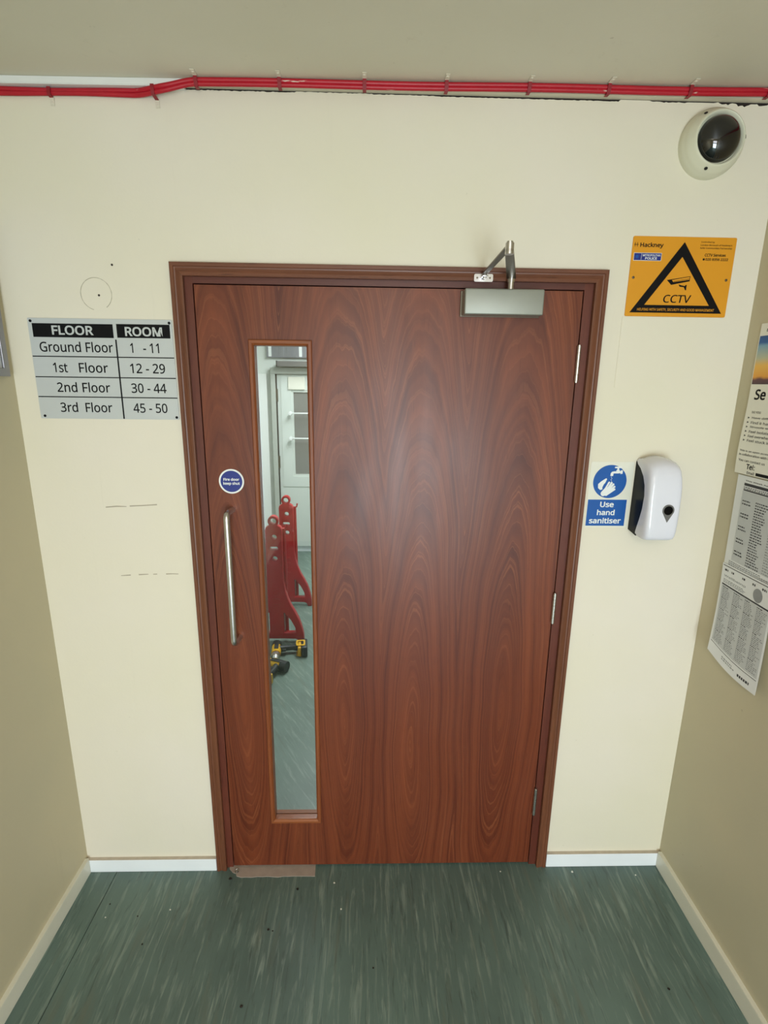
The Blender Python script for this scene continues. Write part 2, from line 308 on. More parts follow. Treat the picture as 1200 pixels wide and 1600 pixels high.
# outlines of a plain sans alphabet: key = weight + character, value = [advance, vertex x/y pairs, triangle indices] in 1/1000 em
GLYPHS = json.loads(r'''{"r ":[209,[],[]],
"r'":[180,[42,582,138,582,121,357,60,357],[3,1,0,3,2,1]],
"r,":[215,[153,102,164,86,154,52,144,20,132,-13,119,-45,106,-77,91,-112,21,-112,32,-70,40,-36,47,-2,54,33,59,65,65,102],[13,0,14,13,1,0,13,2,1,12,2,13,12,3,2,11,3,12,11,4,3,10,4,11,10,5,4,9,5,10,9,6,5,8,6,9,8,7,6]],
"r-":[258,[235,175,23,175,23,255,235,255],[1,3,2,1,0,3]],
"r.":[215,[66,-5,53,15,49,43,53,72,66,92,85,103,107,106,129,103,149,92,162,72,166,43,162,15,149,-5,129,-17,107,-20,85,-17],[5,7,6,5,8,7,4,8,5,4,9,8,3,9,4,3,10,9,2,10,3,1,10,2,1,11,10,0,11,1,0,12,11,15,12,0,15,13,12,14,13,15]],
"r0":[459,[407,449,423,375,428,287,426,220,418,161,404,109,383,65,356,30,321,4,278,-12,228,-17,167,-8,117,20,78,65,51,126,35,200,30,287,35,374,49,449,75,509,113,554,164,581,229,590,290,581,341,554,380,509,130,415,122,358,119,287,122,216,130,158,145,115,166,85,193,67,229,61,264,67,292,84,312,114,327,158,336,216,339,287,336,358,327,415,312,459,292,489,264,506,229,512,193,506,166,489,145,459],[21,23,22,20,23,21,20,24,23,20,25,24,19,46,20,46,25,20,19,47,46,45,25,46,45,0,25,18,47,19,18,48,47,44,0,45,18,49,48,43,0,44,18,26,49,42,0,43,42,1,0,17,26,18,17,27,26,41,1,42,41,2,1,16,27,17,16,28,27,40,2,41,40,3,2,16,29,28,39,3,40,15,29,16,39,4,3,15,30,29,38,4,39,14,30,15,38,5,4,14,31,30,37,5,38,13,31,14,13,32,31,36,5,37,36,6,5,13,33,32,35,6,36,13,34,33,34,6,35,34,7,6,12,34,13,12,7,34,12,8,7,11,8,12,11,9,8,10,9,11]],
"r1":[459,[294,582,294,-9,207,-9,207,400,207,422,207,440,208,455,208,470,209,484,209,476,213,480,202,470,190,460,175,448,107,392,59,454,223,582],[15,0,16,15,8,0,8,10,0,10,1,0,15,11,8,11,7,8,9,10,8,11,7,10,7,1,10,15,12,11,6,1,7,15,13,12,5,1,6,14,13,15,4,1,5,3,1,4,2,1,3]],
"r2":[459,[426,73,426,-9,29,-9,29,62,182,216,222,257,255,293,280,326,298,357,309,389,312,424,306,462,287,489,258,506,220,511,183,508,151,498,120,481,81,454,32,515,63,539,90,556,119,570,150,580,184,587,221,590,272,585,317,570,353,547,380,514,397,475,403,428,398,383,384,340,361,300,331,261,295,221,253,179,137,64,137,73],[24,26,25,23,26,24,23,27,26,22,27,23,22,28,27,21,28,22,20,28,21,20,29,28,19,29,20,18,17,19,17,16,19,16,15,19,15,14,19,14,29,19,14,13,29,13,30,29,12,30,13,11,30,12,11,31,30,10,31,11,10,32,31,9,32,10,8,32,9,8,33,32,7,33,8,7,34,33,6,34,7,6,35,34,5,35,6,5,36,35,4,36,5,4,37,36,3,37,4,3,39,37,39,38,37,3,0,39,3,1,0,2,1,3]],
"r3":[459,[358,547,393,499,404,439,401,401,389,368,370,341,345,319,314,303,286,295,286,305,341,292,386,261,413,218,422,163,416,113,397,69,366,33,322,5,264,-12,193,-17,149,-15,108,-10,69,0,27,17,27,103,77,82,116,70,156,63,194,60,258,68,299,88,322,121,330,165,326,194,313,217,293,234,263,246,225,254,179,256,114,256,114,335,179,335,221,338,255,348,281,363,299,382,310,406,314,434,308,467,289,491,259,507,219,512,191,511,166,506,143,500,121,490,101,479,72,461,26,524,69,552,112,571,162,585,218,590,299,579],[61,63,62,60,63,61,60,0,63,59,0,60,58,0,59,58,51,0,51,1,0,57,56,58,56,55,58,55,54,58,54,53,58,53,52,58,52,51,58,50,1,51,49,1,50,49,2,1,48,2,49,47,2,48,47,3,2,46,3,47,45,3,46,45,4,3,44,4,45,44,5,4,43,5,44,42,5,43,42,6,5,41,6,42,39,41,40,39,9,41,9,6,41,9,7,6,39,8,9,10,7,9,8,10,7,39,10,8,39,11,10,39,38,11,38,37,11,37,12,11,36,12,37,35,12,36,34,12,35,34,13,12,33,13,34,32,13,33,31,13,32,31,14,13,30,14,31,30,15,14,23,25,24,29,15,30,23,26,25,23,27,26,29,16,15,28,16,29,23,28,27,23,16,28,23,17,16,22,17,23,22,18,17,21,18,22,20,18,21,20,19,18]],
"r4":[459,[452,202,452,121,368,121,368,-9,282,-9,282,121,8,121,8,193,282,585,368,585,368,202,282,202,282,374,282,394,283,412,283,429,284,445,284,460,285,474,285,488,286,491,298,491,293,481,284,463,274,447,265,433,103,202],[7,9,8,7,20,9,20,21,9,21,10,9,7,19,20,22,10,21,7,18,19,23,10,22,7,23,18,23,17,18,7,24,23,17,10,23,16,10,17,7,25,24,15,10,16,7,26,25,14,10,15,13,10,14,12,10,13,11,10,12,7,11,26,7,10,11,7,0,10,7,1,0,6,1,7,5,1,6,4,2,5,2,1,5,4,3,2]],
"r5":[459,[168,357,193,359,221,360,277,355,326,339,367,314,397,279,416,235,422,183,415,125,395,76,362,36,318,7,263,-11,199,-17,155,-15,114,-9,77,1,42,17,42,104,86,82,123,71,162,64,200,61,238,64,270,74,296,89,315,111,328,140,332,175,324,222,300,255,259,276,197,283,174,282,147,279,121,275,98,270,55,298,77,582,382,582,382,499,154,499,142,353,147,354],[38,42,39,42,40,39,42,41,40,38,43,42,1,3,2,0,3,1,44,3,0,44,4,3,43,4,44,38,4,43,38,5,4,38,6,5,37,36,38,36,35,38,35,34,38,34,33,38,33,6,38,32,6,33,32,7,6,31,7,32,30,7,31,30,8,7,29,8,30,29,9,8,28,9,29,27,9,28,27,10,9,26,10,27,18,20,19,25,10,26,18,21,20,25,11,10,24,11,25,18,22,21,23,11,24,18,23,22,18,11,23,18,12,11,17,12,18,17,13,12,16,13,17,15,13,16,15,14,13]],
"r6":[459,[50,130,39,183,35,244,37,295,42,344,52,392,66,437,87,479,114,516,149,547,193,570,245,585,306,590,324,589,344,588,364,586,386,581,386,501,360,509,343,512,326,513,308,514,259,509,220,496,189,476,165,449,148,416,135,378,128,336,125,300,115,300,126,315,144,333,166,347,192,358,221,365,255,367,304,362,346,346,382,319,408,283,425,238,430,184,424,127,407,78,378,37,340,7,293,-11,239,-17,198,-13,159,-1,124,19,94,48,69,85,189,72,212,63,238,60,280,68,313,90,335,128,342,184,336,230,317,265,286,287,240,294,207,290,179,279,156,263,139,243,128,221,125,198,126,173,132,149,141,125,154,104,170,86],[11,13,12,11,14,13,11,15,14,11,16,15,10,16,11,10,17,16,9,18,10,18,17,10,8,21,9,21,20,9,20,19,9,19,18,9,7,22,8,22,21,8,7,23,22,7,24,23,6,24,7,6,25,24,6,26,25,5,26,6,5,27,26,4,27,5,4,28,27,35,37,36,34,37,35,34,38,37,33,38,34,32,38,33,32,39,38,3,28,4,3,30,28,30,29,28,31,39,32,31,40,39,30,64,31,64,40,31,3,64,30,2,65,3,65,64,3,63,40,64,2,66,65,62,40,63,62,41,40,2,67,66,61,41,62,2,68,67,1,68,2,1,69,68,61,42,41,60,42,61,1,70,69,1,71,70,60,43,42,59,43,60,0,71,1,0,72,71,0,73,72,53,73,0,58,43,59,58,44,43,53,74,73,53,75,74,57,44,58,53,54,75,52,54,53,57,45,44,52,55,54,56,45,57,52,56,55,52,45,56,51,45,52,51,46,45,50,46,51,50,47,46,49,47,50,49,48,47]],
"r7":[459,[193,-9,95,-9,330,499,26,499,26,582,428,582,428,516],[3,5,4,3,6,5,3,2,6,2,0,6,1,0,2]],
"r8":[459,[138,573,181,585,229,590,278,586,321,573,357,553,386,524,403,487,409,444,405,409,393,379,375,353,351,331,324,312,310,303,329,293,361,272,388,248,409,220,423,187,428,148,422,101,403,60,373,27,334,3,286,-12,231,-17,172,-12,123,2,83,26,54,58,36,98,30,146,35,185,48,218,68,247,94,271,123,291,140,300,126,309,101,329,79,352,63,379,52,409,49,444,55,488,73,524,101,552,129,193,120,171,117,146,124,111,144,83,178,64,229,57,278,64,313,83,333,111,341,148,337,171,327,192,311,210,288,227,260,243,226,257,217,260,188,247,163,230,143,212,297,495,267,510,228,515,190,510,161,495,142,472,136,441,139,416,148,396,163,380,184,365,208,352,232,340,254,351,277,364,295,379,309,396,318,417,321,441,315,473],[1,3,2,1,4,3,0,4,1,0,5,4,47,5,0,47,6,5,46,6,47,46,71,6,71,70,6,70,7,6,45,72,46,72,71,46,45,73,72,69,7,70,88,7,69,45,74,73,44,74,45,88,8,7,87,8,88,44,75,74,43,75,44,87,9,8,43,76,75,86,9,87,85,9,86,43,77,76,42,77,43,85,10,9,84,10,85,42,78,77,42,79,78,83,10,84,83,11,10,41,79,42,41,80,79,82,11,83,82,12,11,40,80,41,40,81,80,81,12,82,40,12,81,40,13,12,39,13,40,39,14,13,38,14,39,38,15,14,37,15,38,37,16,15,36,16,37,36,17,16,35,65,36,65,17,36,35,66,65,64,17,65,63,17,64,63,18,17,34,66,35,34,67,66,62,18,63,34,68,67,61,18,62,61,19,18,33,68,34,33,48,68,60,19,61,33,49,48,59,19,60,59,20,19,32,49,33,58,20,59,32,50,49,58,21,20,57,21,58,31,50,32,31,51,50,56,21,57,31,52,51,56,22,21,30,52,31,55,22,56,30,53,52,30,54,53,54,22,55,54,23,22,29,54,30,29,23,54,29,24,23,28,24,29,28,25,24,27,25,28,27,26,25]],
"r9":[459,[411,442,422,389,426,328,424,279,419,229,410,181,395,136,374,94,347,57,312,26,268,2,216,-12,154,-17,136,-17,116,-15,96,-12,73,-7,73,72,99,65,117,61,135,59,152,59,202,63,241,76,272,97,296,124,313,156,326,194,333,236,336,272,345,272,334,257,316,240,294,225,269,214,239,207,204,205,156,210,114,227,79,253,53,289,36,334,31,387,37,445,55,495,84,535,122,565,169,584,223,590,264,586,303,573,338,553,368,524,392,487,272,500,249,509,223,512,181,505,148,482,126,444,119,388,125,342,144,307,174,286,220,279,253,282,282,293,305,310,322,330,333,352,337,375,335,399,329,424,320,447,308,469,292,487],[47,49,48,47,50,49,46,50,47,46,51,50,45,51,46,45,52,51,44,56,45,56,52,45,56,55,52,55,53,52,44,57,56,54,53,55,44,58,57,75,53,54,43,58,44,75,0,53,74,0,75,43,59,58,73,0,74,72,0,73,42,59,43,42,60,59,72,1,0,71,1,72,70,1,71,70,2,1,42,61,60,41,61,42,69,2,70,68,2,69,41,62,61,40,62,41,67,2,68,67,3,2,66,3,67,40,63,62,65,3,66,39,63,40,39,64,63,64,3,65,64,30,3,30,4,3,39,29,64,29,30,64,39,31,29,31,28,29,31,4,30,39,32,31,28,4,31,38,32,39,38,33,32,27,4,28,27,5,4,37,33,38,37,34,33,37,35,34,36,35,37,26,5,27,26,6,5,25,6,26,25,7,6,24,7,25,23,7,24,23,8,7,22,8,23,16,18,17,16,19,18,21,8,22,16,20,19,16,21,20,16,8,21,16,9,8,16,10,9,16,11,10,15,11,16,15,12,11,14,12,15,13,12,14]],
"r:":[215,[66,338,53,358,49,387,53,416,66,436,85,447,107,450,129,447,149,436,162,416,166,387,162,358,149,338,129,327,107,323,85,327,66,-5,53,15,49,43,53,72,66,92,85,103,107,106,129,103,149,92,162,72,166,43,162,15,149,-5,129,-17,107,-20,85,-17],[21,23,22,21,24,23,20,24,21,20,25,24,19,25,20,19,26,25,18,26,19,17,26,18,17,27,26,16,27,17,16,28,27,31,28,16,31,29,28,30,29,31,5,7,6,5,8,7,4,8,5,4,9,8,3,9,4,3,10,9,2,10,3,1,10,2,1,11,10,0,11,1,0,12,11,15,12,0,15,13,12,14,13,15]],
"rA":[512,[525,-9,431,-9,362,168,147,168,79,-9,-13,-9,218,584,295,584,334,250,274,412,271,421,266,435,260,452,255,470,250,486,256,468,260,482,255,466,251,450,246,435,242,422,239,412,178,250],[5,7,6,5,14,7,14,16,7,16,0,7,5,13,14,15,16,14,17,0,16,5,17,13,17,12,13,5,18,17,12,0,17,11,0,12,5,19,18,5,20,19,10,0,11,5,21,20,9,0,10,5,22,21,8,0,9,22,2,8,2,0,8,5,3,22,3,2,22,5,4,3,1,0,2]],
"rB":[521,[69,582,242,582,338,574,409,549,453,502,468,431,464,397,454,367,438,341,415,320,386,305,359,297,359,307,387,300,419,287,447,267,469,240,483,206,487,163,481,112,462,69,430,35,389,11,338,-4,279,-9,69,-9,159,338,255,338,316,344,351,360,369,385,375,422,367,459,346,483,306,497,244,502,159,502,260,260,159,260,159,70,265,70,327,77,365,97,385,128,392,169,389,195,380,217,364,234,340,248,306,257],[25,36,0,36,1,0,36,2,1,36,3,2,36,35,3,35,4,3,25,26,36,34,4,35,34,33,4,33,5,4,32,5,33,31,5,32,31,6,5,30,6,31,30,7,6,29,7,30,29,8,7,28,8,29,27,8,28,27,9,8,25,38,26,38,27,26,38,12,27,12,9,27,12,10,9,38,11,12,13,10,12,11,13,10,11,14,13,38,14,11,38,15,14,38,37,15,37,49,15,49,16,15,25,39,38,48,16,49,47,16,48,47,17,16,46,17,47,45,17,46,45,18,17,44,18,45,43,18,44,43,19,18,42,19,43,42,20,19,41,20,42,40,20,41,25,40,39,25,20,40,25,21,20,25,22,21,25,23,22,25,24,23]],
"rC":[507,[392,499,359,506,323,508,281,504,244,493,212,475,185,450,163,418,147,380,137,336,134,286,140,222,155,167,182,123,218,91,264,71,323,64,358,66,392,71,425,78,469,90,469,9,429,-4,395,-11,357,-16,312,-17,229,-8,161,20,108,66,70,127,47,201,40,287,45,351,58,409,81,460,113,505,154,541,203,568,260,584,324,590,368,587,411,581,451,570,494,552,458,474,422,489],[38,40,39,38,41,40,37,41,38,37,42,41,37,43,42,36,43,37,36,1,43,1,0,43,0,45,43,45,44,43,35,2,36,2,1,36,35,3,2,34,3,35,34,4,3,34,5,4,34,6,5,33,6,34,33,7,6,33,8,7,32,8,33,32,9,8,31,9,32,31,10,9,30,10,31,30,11,10,30,12,11,29,12,30,29,13,12,28,13,29,28,14,13,28,15,14,19,21,20,18,21,19,28,16,15,17,21,18,16,21,17,27,16,28,27,21,16,26,21,27,26,22,21,26,23,22,25,23,26,25,24,23]],
"rD":[585,[510,451,537,379,546,292,536,201,509,126,464,67,403,25,327,-1,238,-9,69,-9,69,582,255,582,337,573,408,549,467,507,396,126,437,193,451,290,445,357,427,410,398,451,357,479,306,496,243,502,159,502,159,71,227,71,326,85],[9,24,10,24,11,10,24,12,11,24,13,12,24,14,13,24,23,14,23,22,14,22,0,14,9,25,24,21,0,22,20,0,21,19,0,20,19,1,0,18,1,19,18,2,1,17,2,18,17,3,2,16,3,17,16,4,3,15,4,16,15,5,4,27,5,15,26,5,27,9,26,25,9,5,26,9,6,5,9,7,6,9,8,7]],
"rE":[446,[407,72,407,-9,69,-9,69,582,407,582,407,500,159,500,159,339,392,339,392,259,159,259,159,72],[2,6,3,6,4,3,6,5,4,2,7,6,2,10,7,10,8,7,10,9,8,2,11,10,2,0,11,2,1,0]],
"rF":[416,[159,234,159,-9,69,-9,69,582,407,582,407,500,159,500,159,315,392,315,392,234],[2,6,3,6,4,3,6,5,4,2,7,6,2,0,7,0,8,7,0,9,8,2,1,0]],
"rG":[584,[317,229,317,311,533,311,533,15,480,0,432,-10,381,-15,323,-17,239,-8,169,20,113,65,72,126,48,200,40,286,49,372,76,446,121,507,181,552,257,580,345,590,393,587,438,581,481,570,528,552,494,473,454,488,419,499,381,506,342,508,280,501,229,481,188,449,158,405,140,351,133,286,139,224,155,169,182,125,220,92,273,71,340,64,374,65,403,67,428,72,443,75,443,229],[18,20,19,18,21,20,18,22,21,17,22,18,17,23,22,16,23,17,16,28,23,28,27,23,27,26,23,26,25,23,25,24,23,16,29,28,15,29,16,15,30,29,15,31,30,15,32,31,14,32,15,14,33,32,13,33,14,13,34,33,0,2,1,0,45,2,45,3,2,12,34,13,12,35,34,44,3,45,12,36,35,11,36,12,11,37,36,10,37,11,10,38,37,10,39,38,43,3,44,42,3,43,10,40,39,41,3,42,9,40,10,40,3,41,9,3,40,8,3,9,8,4,3,8,5,4,7,5,8,7,6,5]],
"rH":[594,[525,582,525,-9,434,-9,434,258,159,258,159,-9,69,-9,69,582,159,582,159,339,434,339,434,582],[6,8,7,6,9,8,10,0,11,10,1,0,6,4,9,4,10,9,4,3,10,3,1,10,6,5,4,2,1,3]],
"rI":[272,[248,49,248,-9,23,-9,23,49,90,64,90,508,23,524,23,582,248,582,248,524,181,508,181,64],[6,8,7,6,9,8,5,9,6,5,10,9,4,10,5,4,11,10,3,11,4,3,0,11,2,0,3,2,1,0]],
"rL":[420,[409,-9,69,-9,69,582,159,582,159,73,409,73],[1,3,2,1,4,3,1,5,4,1,0,5]],
"rM":[727,[396,-9,324,-9,136,493,149,493,149,484,151,462,152,435,153,407,153,378,153,347,153,-9,69,-9,69,582,191,582,367,112,358,112,538,582,659,582,659,-9,569,-9,569,352,569,380,570,408,571,435,572,460,574,483,574,492,587,492],[11,2,12,2,13,12,2,3,13,3,14,13,15,26,16,26,17,16,26,27,17,27,18,17,11,6,2,6,1,2,4,14,3,15,25,26,0,23,27,23,18,27,5,14,4,15,24,25,6,14,5,15,23,24,11,7,6,1,15,6,15,14,6,15,0,23,0,22,23,0,21,22,11,8,7,0,20,21,11,9,8,0,19,20,11,10,9,1,0,15]],
"rN":[609,[541,582,541,-9,443,-9,136,467,148,467,148,456,150,432,151,406,152,378,153,350,153,320,153,-9,69,-9,69,582,166,582,472,108,460,108,460,114,459,137,458,164,457,193,456,222,455,249,455,582],[12,3,13,3,14,13,3,4,14,4,15,14,22,0,23,22,1,0,12,6,3,6,2,3,5,15,4,6,15,5,12,7,6,2,17,6,17,15,6,12,8,7,12,9,8,12,10,9,12,11,10,21,1,22,20,1,21,19,1,20,18,1,19,17,1,18,2,16,17,1,15,17,2,15,16,2,1,15]],
"rO":[626,[556,446,579,372,586,287,582,222,569,164,548,112,517,67,478,31,431,4,376,-12,314,-17,249,-12,193,5,146,32,107,67,77,112,56,164,44,223,40,288,47,372,70,446,107,506,161,552,230,581,314,590,396,581,463,553,517,507,154,408,139,353,134,287,139,221,154,166,178,122,212,90,257,70,314,64,370,70,415,90,449,122,473,166,487,221,492,287,481,381,449,451,395,494,314,509,257,502,212,483,178,451],[23,25,24,23,26,25,22,26,23,22,27,26,21,46,22,46,27,22,21,47,46,45,27,46,45,0,27,20,47,21,20,48,47,44,0,45,20,49,48,20,28,49,43,0,44,43,1,0,19,28,20,19,29,28,42,1,43,18,29,19,42,2,1,18,30,29,17,30,18,42,3,2,17,31,30,41,3,42,16,31,17,41,4,3,16,32,31,40,4,41,16,33,32,39,4,40,15,33,16,39,5,4,15,34,33,38,5,39,14,34,15,38,6,5,14,35,34,37,6,38,14,36,35,36,6,37,13,36,14,36,7,6,13,7,36,12,7,13,12,8,7,11,8,12,11,9,8,10,9,11]],
"rP":[485,[69,582,230,582,329,570,399,536,440,479,453,405,450,368,441,333,425,301,401,272,368,247,327,229,276,218,216,214,159,214,159,-9,69,-9,329,476,287,495,222,502,159,502,159,294,207,294,256,297,295,305,325,319,345,339,356,366,361,401,352,446],[16,20,0,20,1,0,20,2,1,20,3,2,20,19,3,19,18,3,18,4,3,16,21,20,17,4,18,17,5,4,29,5,17,28,5,29,28,6,5,27,6,28,27,7,6,26,7,27,25,7,26,25,8,7,24,8,25,23,8,24,23,9,8,22,9,23,16,14,21,14,22,21,14,9,22,14,10,9,14,11,10,14,12,11,14,13,12,16,15,14]],
"rR":[499,[69,582,236,582,302,577,357,563,399,539,430,505,447,462,453,410,449,366,435,329,415,300,390,278,362,261,343,253,503,-9,397,-9,259,228,159,228,159,-9,69,-9,306,491,274,498,231,501,159,501,159,307,235,307,294,313,332,332,353,363,361,407,357,438,347,462,331,479],[19,23,0,23,1,0,23,2,1,23,3,2,23,4,3,23,5,4,23,22,5,22,21,5,21,6,5,19,24,23,20,6,21,32,6,20,31,6,32,31,7,6,30,7,31,29,7,30,29,8,7,28,8,29,28,9,8,27,9,28,26,9,27,26,10,9,25,10,26,19,17,24,17,25,24,17,10,25,17,11,10,17,12,11,17,13,12,17,16,13,16,14,13,19,18,17,15,14,16]],
"rS":[440,[392,232,407,196,412,153,405,103,385,61,353,27,310,3,258,-12,198,-17,166,-16,136,-14,107,-10,81,-4,58,3,32,13,32,101,76,85,115,74,157,66,201,64,239,66,269,74,292,87,308,103,318,123,321,147,319,170,311,189,296,206,273,222,238,238,192,256,157,271,127,286,100,304,78,324,61,346,49,372,42,402,39,435,45,480,64,518,94,549,132,571,179,585,231,590,277,587,319,581,358,570,400,554,372,475,333,490,300,500,265,506,229,508,198,506,173,498,154,487,141,473,133,455,130,434,133,410,141,391,155,374,177,359,208,344,250,327,297,307,336,286,369,262],[44,46,45,44,47,46,43,47,44,43,48,47,42,48,43,42,49,48,42,52,49,52,51,49,51,50,49,41,54,42,54,53,42,53,52,42,40,55,41,55,54,41,40,56,55,40,57,56,40,58,57,39,58,40,39,59,58,39,60,59,38,60,39,38,61,60,38,62,61,37,62,38,37,63,62,37,64,63,36,64,37,36,65,64,35,65,36,35,66,65,35,67,66,34,67,35,34,68,67,33,68,34,33,69,68,32,69,33,31,69,32,31,0,69,30,0,31,29,0,30,29,1,0,28,1,29,27,1,28,27,2,1,26,2,27,25,2,26,25,3,2,24,3,25,23,3,24,23,4,3,22,4,23,14,16,15,21,4,22,14,17,16,20,4,21,14,18,17,19,4,20,14,19,18,14,4,19,14,5,4,14,6,5,13,6,14,13,7,6,12,7,13,11,7,12,10,7,11,10,8,7,9,8,10]],
"rT":[446,[268,500,268,-9,178,-9,178,500,-1,500,-1,582,446,582,446,500],[4,6,5,4,7,6,3,7,4,2,0,3,0,7,3,2,1,0]],
"rU":[586,[522,582,522,202,516,144,497,91,465,46,420,12,362,-10,290,-17,193,-2,121,44,78,114,63,203,63,582,153,582,153,202,162,142,188,100,232,73,295,64,339,68,374,81,400,102,418,129,429,163,433,203,433,582],[11,13,12,11,14,13,24,0,25,24,1,0,10,14,11,23,1,24,10,15,14,23,2,1,22,2,23,22,3,2,10,16,15,21,3,22,9,16,10,20,3,21,9,17,16,20,4,3,19,4,20,9,18,17,18,4,19,9,4,18,9,5,4,8,5,9,8,6,5,7,6,8]],
"rV":[481,[399,582,494,582,283,-9,198,-9,-13,582,82,582,213,208,221,185,228,163,235,142,240,121,245,102,241,122,236,102,241,122,247,142,253,164,260,186,268,210],[3,5,4,3,6,5,18,1,0,18,2,1,17,2,18,3,7,6,16,2,17,3,8,7,15,2,16,3,9,8,14,2,15,3,10,9,13,11,14,11,2,14,13,11,12,3,11,10,3,2,11]],
"rW":[746,[653,582,747,582,590,-9,503,-9,390,373,385,390,380,407,376,425,371,441,368,456,365,469,362,479,370,434,377,480,376,470,373,457,370,441,365,425,361,407,356,389,351,370,241,-9,154,-9,-2,582,92,582,183,225,187,207,192,188,196,171,199,153,203,136,205,119,208,103,201,145,195,104,198,121,201,138,205,156,209,175,213,193,218,211,223,229,326,582,414,582,521,227,527,208,532,189,536,171,540,153,544,135,547,118,550,102,543,145,538,109,541,130,546,153,551,177,557,201,563,226],[22,24,23,22,25,24,41,43,42,41,11,43,11,13,43,13,44,43,58,1,0,58,2,1,11,14,13,12,44,13,41,12,11,10,14,11,10,15,14,9,15,10,9,16,15,16,8,9,17,8,16,17,12,8,12,7,8,41,17,12,17,7,12,7,44,12,41,18,17,6,44,7,5,44,6,41,19,18,4,44,5,41,20,19,3,44,4,41,21,20,40,21,41,3,45,44,57,2,58,22,26,25,39,21,40,3,46,45,22,27,26,56,2,57,38,21,39,3,47,46,22,28,27,55,2,56,37,21,38,3,48,47,22,29,28,36,30,37,30,21,37,54,49,55,49,2,55,22,36,29,36,30,29,3,54,48,54,49,48,34,35,33,35,36,33,36,30,33,30,32,33,53,54,52,54,49,52,49,51,52,22,30,36,22,32,30,32,31,30,54,51,49,51,50,49]],
"rY":[454,[84,582,227,310,371,582,469,582,272,220,272,-9,182,-9,182,217,-15,582],[7,0,8,7,1,0,1,3,2,1,4,3,7,4,1,7,5,4,6,5,7]],
"ra":[450,[148,435,189,443,231,446,302,437,354,409,384,361,394,293,394,-9,326,-9,313,52,321,52,304,33,284,15,262,0,236,-9,207,-15,172,-17,134,-13,99,-3,70,16,47,43,32,78,28,120,41,181,82,226,149,254,242,266,307,268,307,284,301,327,286,353,262,366,227,371,195,369,165,361,137,351,101,335,73,405,112,423,306,201,253,199,186,191,146,175,126,151,119,119,124,91,138,73,160,62,188,58,235,65,273,86,298,121,306,172],[1,3,2,0,3,1,0,4,3,38,4,0,37,4,38,37,5,4,36,35,37,35,34,37,34,33,37,33,32,37,32,5,37,31,5,32,30,5,31,30,6,5,29,6,30,28,6,29,28,7,6,27,7,28,26,39,27,39,7,27,25,39,26,24,39,25,23,40,24,40,39,24,52,7,39,23,41,40,23,42,41,22,42,23,22,43,42,51,7,52,22,44,43,50,10,51,10,7,51,21,44,22,21,45,44,21,46,45,49,10,50,20,46,21,20,47,46,48,10,49,20,48,47,20,9,48,9,10,48,20,11,9,11,8,9,11,7,10,19,11,20,19,12,11,8,7,11,18,12,19,18,13,12,18,14,13,17,14,18,17,15,14,16,15,17]],
"rb":[493,[148,618,148,461,147,435,147,410,145,388,145,382,135,382,154,405,185,427,224,441,272,446,348,432,408,387,446,315,458,215,452,145,435,88,407,42,370,9,324,-11,272,-17,224,-12,185,2,155,24,135,46,140,46,126,-9,59,-9,59,618,340,332,307,360,259,369,221,365,193,354,172,334,159,305,150,267,148,217,148,215,154,146,172,98,206,69,261,60,308,69,340,98,360,147,367,216,360,284],[27,0,28,27,1,0,27,6,1,6,2,1,9,11,10,8,11,9,6,3,2,8,12,11,7,12,8,6,4,3,6,4,7,4,12,7,5,12,4,5,31,12,31,30,12,30,13,12,27,5,6,27,35,5,35,34,5,34,33,5,33,32,5,32,31,5,29,13,30,47,13,29,47,14,13,27,36,35,46,14,47,27,37,36,27,38,37,45,14,46,45,15,14,27,39,38,44,15,45,27,40,39,44,16,15,43,16,44,27,24,40,24,41,40,43,17,16,24,42,41,42,17,43,24,25,42,25,17,42,27,23,24,26,23,25,23,17,25,23,18,17,27,26,23,22,18,23,22,19,18,21,19,22,21,20,19]],
"rc":[385,[305,-11,276,-15,240,-17,185,-11,135,7,93,39,61,83,42,141,35,213,42,286,63,346,95,391,138,423,189,441,245,447,279,445,311,440,339,432,370,420,342,345,313,354,290,361,266,366,244,367,207,363,177,350,155,329,139,300,129,261,126,213,129,167,139,129,155,100,177,79,205,66,240,62,272,64,300,69,325,77,360,91,360,9,332,-3],[13,15,14,13,16,15,12,16,13,12,17,16,12,18,17,11,18,12,11,22,18,22,21,18,21,20,18,20,19,18,10,24,11,24,23,11,23,22,11,10,25,24,10,26,25,9,26,10,9,27,26,9,28,27,8,28,9,8,29,28,8,30,29,7,30,8,7,31,30,6,31,7,6,32,31,6,33,32,38,40,39,5,33,6,5,34,33,37,40,38,36,40,37,5,35,34,35,40,36,5,40,35,4,40,5,4,41,40,3,41,4,3,0,41,3,1,0,2,1,3]],
"rd":[493,[282,-8,253,-15,220,-17,145,-3,85,42,47,114,35,214,48,314,86,387,145,432,221,447,254,445,283,438,307,427,329,414,347,398,359,383,349,383,349,387,347,405,346,423,345,438,345,618,434,618,434,-9,361,-9,350,49,359,49,347,34,329,17,307,3,153,98,186,69,232,60,286,68,320,94,340,137,346,201,346,213,340,282,321,331,287,360,231,370,186,360,153,329,133,279,126,213,133,146],[21,23,22,21,16,23,16,24,23,9,11,10,9,12,11,9,13,12,20,16,21,8,13,9,8,14,13,19,16,20,8,15,14,18,16,19,8,18,15,18,16,15,7,43,8,43,42,8,42,18,8,42,17,18,42,16,17,42,41,16,41,40,16,40,39,16,39,24,16,7,44,43,7,45,44,6,45,7,38,24,39,6,46,45,5,46,6,37,24,38,5,47,46,36,24,37,5,31,47,35,24,36,4,31,5,4,32,31,34,27,35,27,24,35,4,33,32,33,27,34,4,26,33,26,27,33,4,28,26,28,25,26,28,24,27,3,28,4,3,29,28,25,24,28,3,30,29,3,0,30,2,0,3,2,1,0]],
